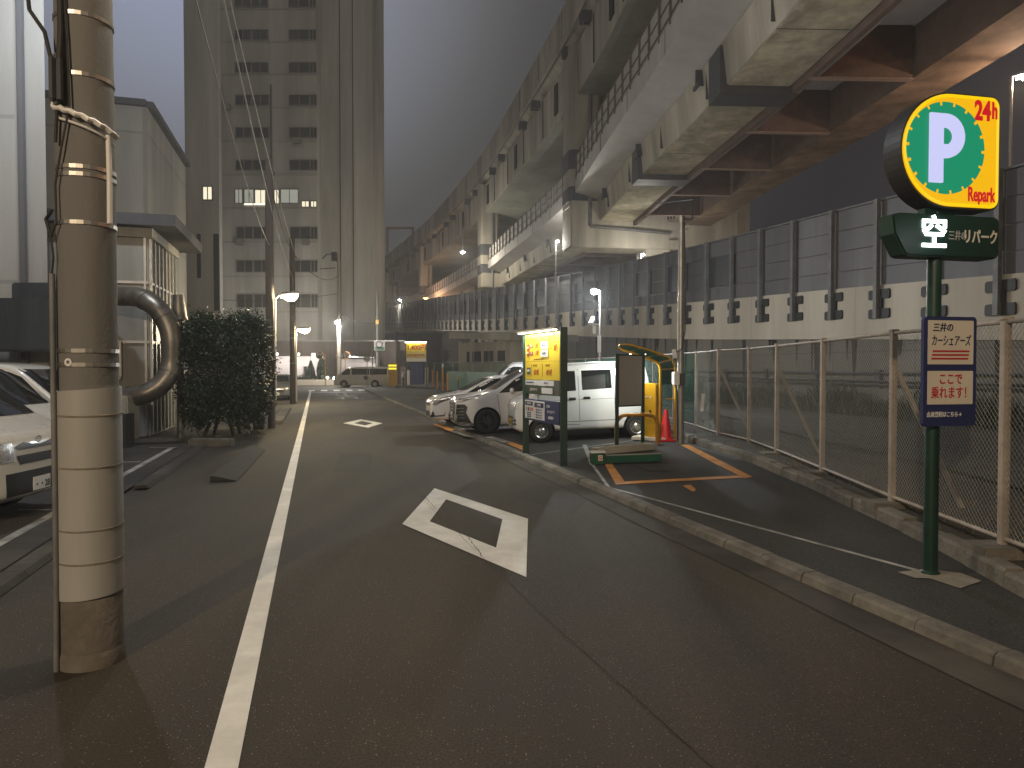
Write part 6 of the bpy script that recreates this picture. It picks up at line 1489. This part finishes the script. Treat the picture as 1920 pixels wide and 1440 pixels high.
# ---- hedge bush, conifers -----------------------------------------------------------
def leaf_cloud(mb, fn, n, size, rg):
    for _ in range(n):
        c = fn(rg)
        a = Vector((rg.gauss(0,1), rg.gauss(0,1), rg.gauss(0,1))).normalized(); b_ = a.cross(Vector((rg.gauss(0,1), rg.gauss(0,1), rg.gauss(0,1)))).normalized()
        s_ = size*rg.uniform(.6,1.4); mb.add([c-a*s_, c+b_*s_*.5, c+a*s_, c-b_*s_*.5], [(0,1,2,3)])
bc = Vector((-7.78, 19.4, 0)); bush = thing('clipped_bush', 'big dense clipped evergreen bush behind the concrete pole at the yard corner', 'bush', tuple(bc))
lumps = [(Vector((r2.uniform(-.9,.9), r2.uniform(-1.9,1.9), r2.uniform(.5,3.1))), r2.uniform(.35,.6)) for _ in range(60)]
def bushpt(rg):
    if rg.random() < .45:
        c, r_ = rg.choice(lumps); d = Vector((rg.gauss(0,1), rg.gauss(0,1), rg.gauss(0,1))).normalized()*r_*rg.uniform(.75,1.1); p_ = c*0.90+Vector((0,0,.20)) + d
    else:
        th = rg.uniform(0, 2*math.pi); ph = math.asin(rg.uniform(-.9,1)); e_ = .55
        cx_, sx_ = math.cos(th), math.sin(th); cp, sp2 = math.cos(ph), math.sin(ph)
        f_ = lambda v: math.copysign(abs(v)**e_, v)
        rr = rg.uniform(.80,1.0)+.07*math.sin(th*5+ph*6)+.05*math.sin(th*11+ph*9)+(rg.uniform(0,.14) if rg.random() < .05 else 0)
        p_ = Vector((1.05*f_(cx_)*f_(cp)*rr, 2.0*f_(sx_)*f_(cp)*rr, 1.75+1.55*f_(sp2)*rr))
    return bc + N*p_.x + U*p_.y + UPV*p_.z
b = MB(); leaf_cloud(b, bushpt, 46000, .040, r2); b.build('foliage', M_leaf, bush)
b = MB()
for k in range(5): b.cyl(bc+Vector((r2.uniform(-.3,.3), r2.uniform(-1,.6), 0)), bc+Vector((r2.uniform(-.5,.5), r2.uniform(-1,1), 2.2)), .05, .02)
b.build('stem', M_bark, bush)
b = MB(); b.beam(G(352,838)+Vector((0,.1,.09)), G(432,838)+Vector((0,.1,.09)), .3, .18); tag(b.build('planter_edging', M_kerb, bevel=.02), 'low concrete planter edging in front of the clipped bush', 'kerb block')
b = MB(); q = G(482, 806); b.box(q+Vector((0,.3,.22)), (.35,.4,.45)); b.box(q+Vector((0,.3,.50)), (.2,.25,.14)); tag(b.build('utility_box', M_kerb, bevel=.02), 'small grey concrete utility box between the bush and the pole', 'utility box')
def conifer(px, D, h_, r_, label, m, pointed=1.0):
    x = (px-960)/F*D; t_ = thing('conifer_shrub', label, 'shrub', (x, D, .55)); b = MB()
    def f_(rg):
        z = rg.uniform(0,1); w_ = r_*((1-z)**.8 if pointed > .5 else math.sqrt(max(0, 1-(2*z-.85)**2/1.4)))*rg.uniform(.6,1.05); a = rg.uniform(0, 2*math.pi); return Vector((x+w_*math.cos(a), D+w_*math.sin(a), .6+z*h_))
    leaf_cloud(b, f_, 2200, .11, r2); b.build('foliage', m, t_); b = MB(); b.cyl((x,D,.0), (x,D,1.2), .06); b.build('stem', M_bark, t_)
conifer(583, 77, 2.0, .62, 'pointed dark conifer shrub before the lit shop wall', M_leafdark, 1)
conifer(603.5, 76.5, 2.2, .5, 'rounded dark conifer shrub beside the orange mirror post', M_leafdark, 0)
b = MB(); 
leaf_cloud(b, lambda rg: Vector((rg.uniform(-27.5,-17.5), rg.uniform(76.2,77.2), .55+abs(rg.gauss(0,.22)))), 5000, .08, r2)
tag(b.build('planting', M_weed), 'low flowering ground cover along the far planter wall', 'plants', kind='stuff')
tb = thing('service_building', 'low concrete service building with a dark window band under the far ramp', 'building', tuple(P(925,700,56)))
a_, c_ = P(862,700,58), P(1000,700,50); d__ = (c_-a_); d__.z = 0; L__ = d__.length; d__.normalize(); nn_ = Vector((d__.y,-d__.x,0))
def tq(u, z, o=0): return Vector((a_.x, a_.y, 0)) + d__*(u*L__) + nn_*o + UPV*z
b = MB(); b.beam(tq(0,1.9,-2), tq(1,1.9,-2), 4, 3.9); b.build('wall', M_concpale, tb)
b = MB(); b.beam(tq(-.02,4.5,-1.6), tq(1.04,4.0,-1.6), 5, .5); b.build('roof', M_conc, tb)
for k in range(5): b = MB(); b.beam(tq(.12+k*.11,2.7,.03), tq(.21+k*.11,2.7,.03), .08, .9); b.build('window', M_win, tb)
for k in range(6): b = MB(); b.beam(tq(.02+k*.17,2.0,.12), tq(.035+k*.17,2.0,.12), .25, 4.0); b.build('column', M_conc, tb)
gh = thing('green_hoarding', 'pale green sheet hoarding behind the fence past the white cars', 'hoarding', tuple(P(880,720,46)))
for k in range(9):
    u0 = P(838+k*12,720,52-k*1.4); u1 = P(838+(k+1)*12,720,52-(k+1)*1.4); b = MB(); b.beam(Vector((u0.x,u0.y,.85)), Vector((u1.x,u1.y,.85))*0.999+Vector((u0.x,u0.y,.85))*.001, .04, 1.5); b.build('sheet', mat('green_sheet_%d' % k, (.16+.02*(k%3), .34, .25), .5, nscale=2, namt=.2) if k < 1 else bpy.data.materials['green_sheet_0'], gh)
# ---- far junction: signs, mirrors, bollards, machine, person ----------------------------
def disc(mb, c, r_, ax, th=.04, n=24): c = Vector(c); ax = Vector(ax); mb.lathe([(0,-th),(r_,-th),(r_,0),(0,0)], c, ax, n)
def mirror_post(px, py, D, postx, label, m):
    c = P(px, py, D); t_ = thing('traffic_mirror', label, 'traffic mirror', ((postx-960)/F*D, D, 0))
    b = MB(); xp = (postx-960)/F*D; b.cyl((xp,D+.1,0), (xp,D+.1,c.z+.15), .05, n=10); b.cyl((xp,D+.1,c.z), (c.x,D+.06,c.z), .03, n=6); b.build('post', m, t_)
    b = MB(); disc(b, c, .40, (0,-1,0), .06); b.build('housing', m, t_)
    b = MB(); b.lathe([(.36,.005),(.30,.035),(.18,.065),(0,.08)], c, (0,-1,0), 24); b.build('mirror', M_mirror, t_, smooth=True)
mirror_post(599.5, 666, 71, 609.5, 'round traffic mirror on an orange post left of the crossing van', M_orangep)
mirror_post(649, 666, 75, 647, 'round orange-rimmed traffic mirror standing right of the tall pale pole', M_orangep)
c = P(552, 668, 62); st = thing('stop_sign', 'red triangular stop sign on a thin post beside the second pole', 'sign', (c.x, 62, 0))
b = MB(); b.cyl((c.x,62.05,0), (c.x,62.05,c.z+.3), .03, n=8); b.build('post', M_white, st)
b = MB(); b.prism([(-.42,.34),(.42,.34),(0,-.38)], 0, .02, face_matrix(c+Vector((0,-.05,.0)), (1,0,0))); tri = b.build('panel', M_cone, st)
b = MB(); rr = [(-.36,.305),(.36,.305),(0,-.32)]; r1 = [(-.40,.33),(.40,.33),(0,-.36)]; M = face_matrix(c+Vector((0,-.075,0)), (1,0,0)); b.add([M@Vector((x,y,0)) for x,y in r1+rr], [(k,(k+1)%3,3+(k+1)%3,3+k) for k in range(3)]); b.build('white_border', M_white, tri)
letters('止まれ', .17, M_white, tri, face_matrix(c+Vector((0,-.08,.16)), (1,0,0)), bold=.006)
b = MB(); disc(b, c+Vector((0,-.05,-.62)), .27, (0,-1,0), .02); b.build('lower_disc', M_navy, st)
c = P(688, 673, 66); rs = thing('round_sign', 'small round white speed sign on a slim post in front of the crossing van', 'sign', (c.x, 66, 0))
b = MB(); b.cyl((c.x,66.05,0), (c.x,66.05,c.z+.3), .035, n=8); b.build('post', M_fpost, rs)
b = MB(); disc(b, c, .28, (0,-1,0), .02); d1 = b.build('panel', M_white, rs); b = MB(); b.lathe([(.26,.004),(.20,.004)], c, (0,-1,0), 24); b.beam(c+Vector((-.15,-.006,-.02)), c+Vector((.15,-.006,-.02)), .004, .07); b.build('symbol', M_jacket, d1)
c = P(698.5, 638, 67); b = MB(); b.cyl((c.x,67,0), (c.x,67,c.z), .045, n=8); tag(b.build('slim_post', M_bpost), 'slim bare post right of the round sign', 'post')
c = G(737, 727.5); y2 = thing('yellow_machine', 'bright yellow machine cabinet at the far car park entrance', 'machine', tuple(c)); zt_ = P(0,681,c.y).z
b = MB(); b.box((c.x,c.y,zt_/2), (.82,.6,zt_)); b.build('cabinet', M_yel, y2, bevel=.02)
for z_ in (zt_-.22, zt_-.5): b = MB(); b.box((c.x,c.y-.31,z_), (.74,.02,.16)); b.build('light_band', glow('lit_yellow_band', (1,.85,.05), 1.3), y2)
c1_, c2_ = P(761,672,62), P(800,672,62)
pb2 = thing('far_price_board', 'far yellow price board reading 1,400 yen on two posts', 'sign', ((c1_.x+c2_.x)/2, 62, 0))
for c in (c1_, c2_): b = MB(); b.cyl((c.x,62,0), (c.x,62,P(0,640,62).z), .05, n=8); b.build('post', M_jacket, pb2)
def fb(x0, x1, y0, y1, m, name, D=61.9, th=.05):
    a, c = P(x0,y1,D), P(x1,y0,D); b = MB(); b.box(((a.x+c.x)/2, D, (a.z+c.z)/2), (c.x-a.x, th, c.z-a.z)); return b.build(name, m, pb2)
fb(762,799,644,659, M_yellit, 'yellow_panel'); fb(762,799,659.2,671, mat('ochre_panel', (.55,.42,.10), .5, nscale=2, namt=.2), 'ochre_panel'); fb(762,799,671.2,678, M_cream, 'cream_panel')
letters('1,400円', .60, M_redb, pb2, face_matrix(P(781,652,61.82), (1,0,0)), bold=.012, sx=.88, extr=.004)
letters('24時間最大料金', .22, M_redb, pb2, face_matrix(P(780,666,61.82), (1,0,0)), bold=.003, extr=.004)
b = MB(); b.beam(P(760,642,61.6), P(800,642,61.6), .15, .08); b.build('light_canopy', E_tube, pb2)
light('board_light', P(780,641,60.4), 22, (1,1,.85), .1, pb2)
nb2 = thing('navy_container', 'dark navy storage box under the far price board', 'container', tuple(G(783,723)))
c = G(783,723); b = MB(); b.box((c.x,c.y,P(0,681,c.y).z/2), (1.3,1.1,P(0,681,c.y).z)); b.build('shell', M_navy, nb2, bevel=.03); b = MB(); b.box((c.x,c.y-.56,P(0,681,c.y).z/2), (.03,.02,1.8)); b.box((c.x+.1,c.y-.57,1.0), (.05,.03,.25)); b.build('door_edge', M_jacket, nb2)
b = MB(); b.box((c.x+.95,c.y-.0,.95), (.32,.5,1.9)); b.build('side_panel', M_cream, nb2); b = MB(); b.box((c.x-.95,c.y+.1,.8), (.3,.4,1.6)); b.build('side_panel', M_cream, nb2)
for px, yt, yb, lb in ((811,693,727,'first short orange post, next to the far board'),(820,696,730,'second orange post from the far board'),(830,682,732,'tallest of the orange posts, with a white band on top'),(839.5,701,733.5,'orange post nearest the parked white cars'),(859,706,733,'faded reddish post against the green far fence'),(874,706,731,'faded reddish post just above the white car bonnet')):
    q = GL(px, yb); t_ = thing('orange_post', lb, 'post', tuple(q), group='orange posts by the far car park'); zt_ = P(0,yt,q.y).z
    b = MB(); b.cyl(q, Vector((q.x,q.y,zt_)), .065 if px < 850 else .05, n=12); b.build('shaft', M_orangep if px < 850 else M_rust, t_, smooth=True)
    b = MB(); b.cyl(Vector((q.x,q.y,zt_-.25)), Vector((q.x,q.y,zt_+.01)), .068, n=12); b.build('band', M_white if px == 830 else M_orangep, t_)
for k, (px, py) in enumerate(((806,741),(828,747),(850,752),(812,756),(786,748),(838,764))):
    q = GL(px, py); b = MB(); b.beam(q+Vector((-.28,0,.055)), q+Vector((.28,.08,.055)), .14, .11)
    tag(b.build('wheel_stop', M_kerb, bevel=.015), 'low concrete wheel stop on the dark empty bays beyond the white cars', 'wheel stop', 'wheel stops on the empty bays')
# person by the far board
pc = G(756, 725); pt_ = thing('person', 'person in a white top and dark trousers standing by the far yellow machine', 'person', tuple(pc))
def skin(name, m, V, E, parent, lv=2):
    me = bpy.data.meshes.new(name); me.from_pydata([tuple(v[0]) for v in V], E, []); o = bpy.data.objects.new(name, me); col.objects.link(o)
    bm = bmesh.new(); bm.from_mesh(me); lay = bm.verts.layers.skin.verify()
    for v, q in zip(bm.verts, V): v[lay].radius = (q[1], q[1])
    bm.verts.ensure_lookup_table(); bm.verts[0][lay].use_root = True; bm.to_mesh(me); bm.free()
    o.modifiers.new('skin', 'SKIN'); sd = o.modifiers.new('sub', 'SUBSURF'); sd.levels = sd.render_levels = lv
    bpy.context.view_layer.update(); nm = bpy.data.meshes.new_from_object(o.evaluated_get(bpy.context.evaluated_depsgraph_get())); o.modifiers.clear(); o.data = nm
    nm.materials.clear(); nm.materials.append(m)
    for p_ in nm.polygons: p_.use_smooth = True; p_.material_index = 0
    o.parent = parent; return o
M_skin = mat('skin', (.45,.27,.19), .6); M_trous = mat('dark_trousers', (.03,.03,.035), .8); M_shirt = mat('white_shirt', (.72,.72,.72), .8); M_hair = mat('black_hair', (.012,.01,.01), .6)
V = [((0,0,.92),.13),((0,0,1.12),.125),((0,0,1.32),.14),((0,0,1.42),.07),((.02,-.01,1.50),.055),((.03,-.01,1.60),.09),((.02,0,1.66),.085),
     ((0,.17,1.36),.055),((.05,.22,1.12),.042),((.22,.16,1.10),.032),((.30,.13,1.12),.025),((0,-.17,1.36),.055),((.08,-.20,1.12),.042),((.26,-.12,1.16),.032),((.34,-.08,1.20),.025),
     ((0,.09,.80),.085),((.03,.10,.48),.06),((-.02,.10,.10),.04),((.12,.11,.04),.035),((0,-.09,.80),.085),((.06,-.10,.48),.06),((.05,-.10,.10),.04),((.19,-.11,.04),.035)]
Ed = [(0,1),(1,2),(2,3),(3,4),(4,5),(5,6),(2,7),(7,8),(8,9),(9,10),(2,11),(11,12),(12,13),(13,14),(0,15),(15,16),(16,17),(17,18),(0,19),(19,20),(20,21),(21,22)]
skin('body', M_skin, V, Ed, pt_)
skin('shirt', M_shirt, [((0,0,.90),.155),((0,0,1.12),.15),((0,0,1.33),.16),((0,.18,1.36),.07),((.04,.22,1.18),.058),((0,-.18,1.36),.07),((.06,-.20,1.18),.058)], [(0,1),(1,2),(2,3),(3,4),(2,5),(5,6)], pt_)
skin('trousers', M_trous, [((0,0,.93),.145),((0,.09,.78),.10),((.03,.10,.48),.075),((-.02,.10,.12),.06),((0,-.09,.78),.10),((.06,-.10,.48),.075),((.05,-.10,.12),.06)], [(0,1),(1,2),(2,3),(0,4),(4,5),(5,6)], pt_)
skin('hair', M_hair, [((-.02,0,1.66),.085),((0,0,1.71),.07),((-.04,0,1.59),.06)], [(0,1),(0,2)], pt_)
# steel ramp plate on the left gutter, overhead
ka, kb2 = G(398, 905), G(466, 845)
b = MB(); dv = (kb2-ka).normalized(); nn = Vector((dv.y,-dv.x,0))
b.strip([[p_-nn*.05+UPV*.01, p_-nn*.05+UPV*.10, p_+nn*.02+UPV*.10, p_+nn*.36+UPV*.012] for p_ in (ka, ka.lerp(kb2,.5)-dv*.01, kb2)], closed=True)
tag(b.build('kerb_ramp', mat('ramp_rubber', (.035,.032,.03), .95, nscale=8, namt=.4)), 'dark wedge-shaped kerb ramp lying in the left gutter before the bush', 'kerb ramp')
ka, kb2 = G(518,795), G(538,768); 
b = MB(); b.beam(ka+UPV*.06, kb2+UPV*.06, .35, .12); tag(b.build('kerb_ramp', M_kerb, bevel=.01), 'pale kerb block in the gutter between the two farther poles', 'kerb ramp')

# ---------------------------------------------------------------- haze volume added to lay a pale veil over the distance
hz = MB(); hz.box((0, 60, 19), (330, 330, 42))
hm = bpy.data.materials.new('haze'); hm.use_nodes = True; hn = hm.node_tree
for n_ in list(hn.nodes):
    if n_.type == 'BSDF_PRINCIPLED': hn.nodes.remove(n_)
pv = hn.nodes.new('ShaderNodeVolumePrincipled'); pv.inputs['Color'].default_value = (0.85, 0.87, 0.9, 1); pv.inputs['Density'].default_value = 0.0020; pv.inputs['Anisotropy'].default_value = 0.35
hn.links.new(pv.outputs[0], hn.nodes['Material Output'].inputs['Volume'])
ho = hz.build('haze', hm); tag(ho, 'thin pale haze volume added over the whole street as a veil', 'haze', kind='stuff')
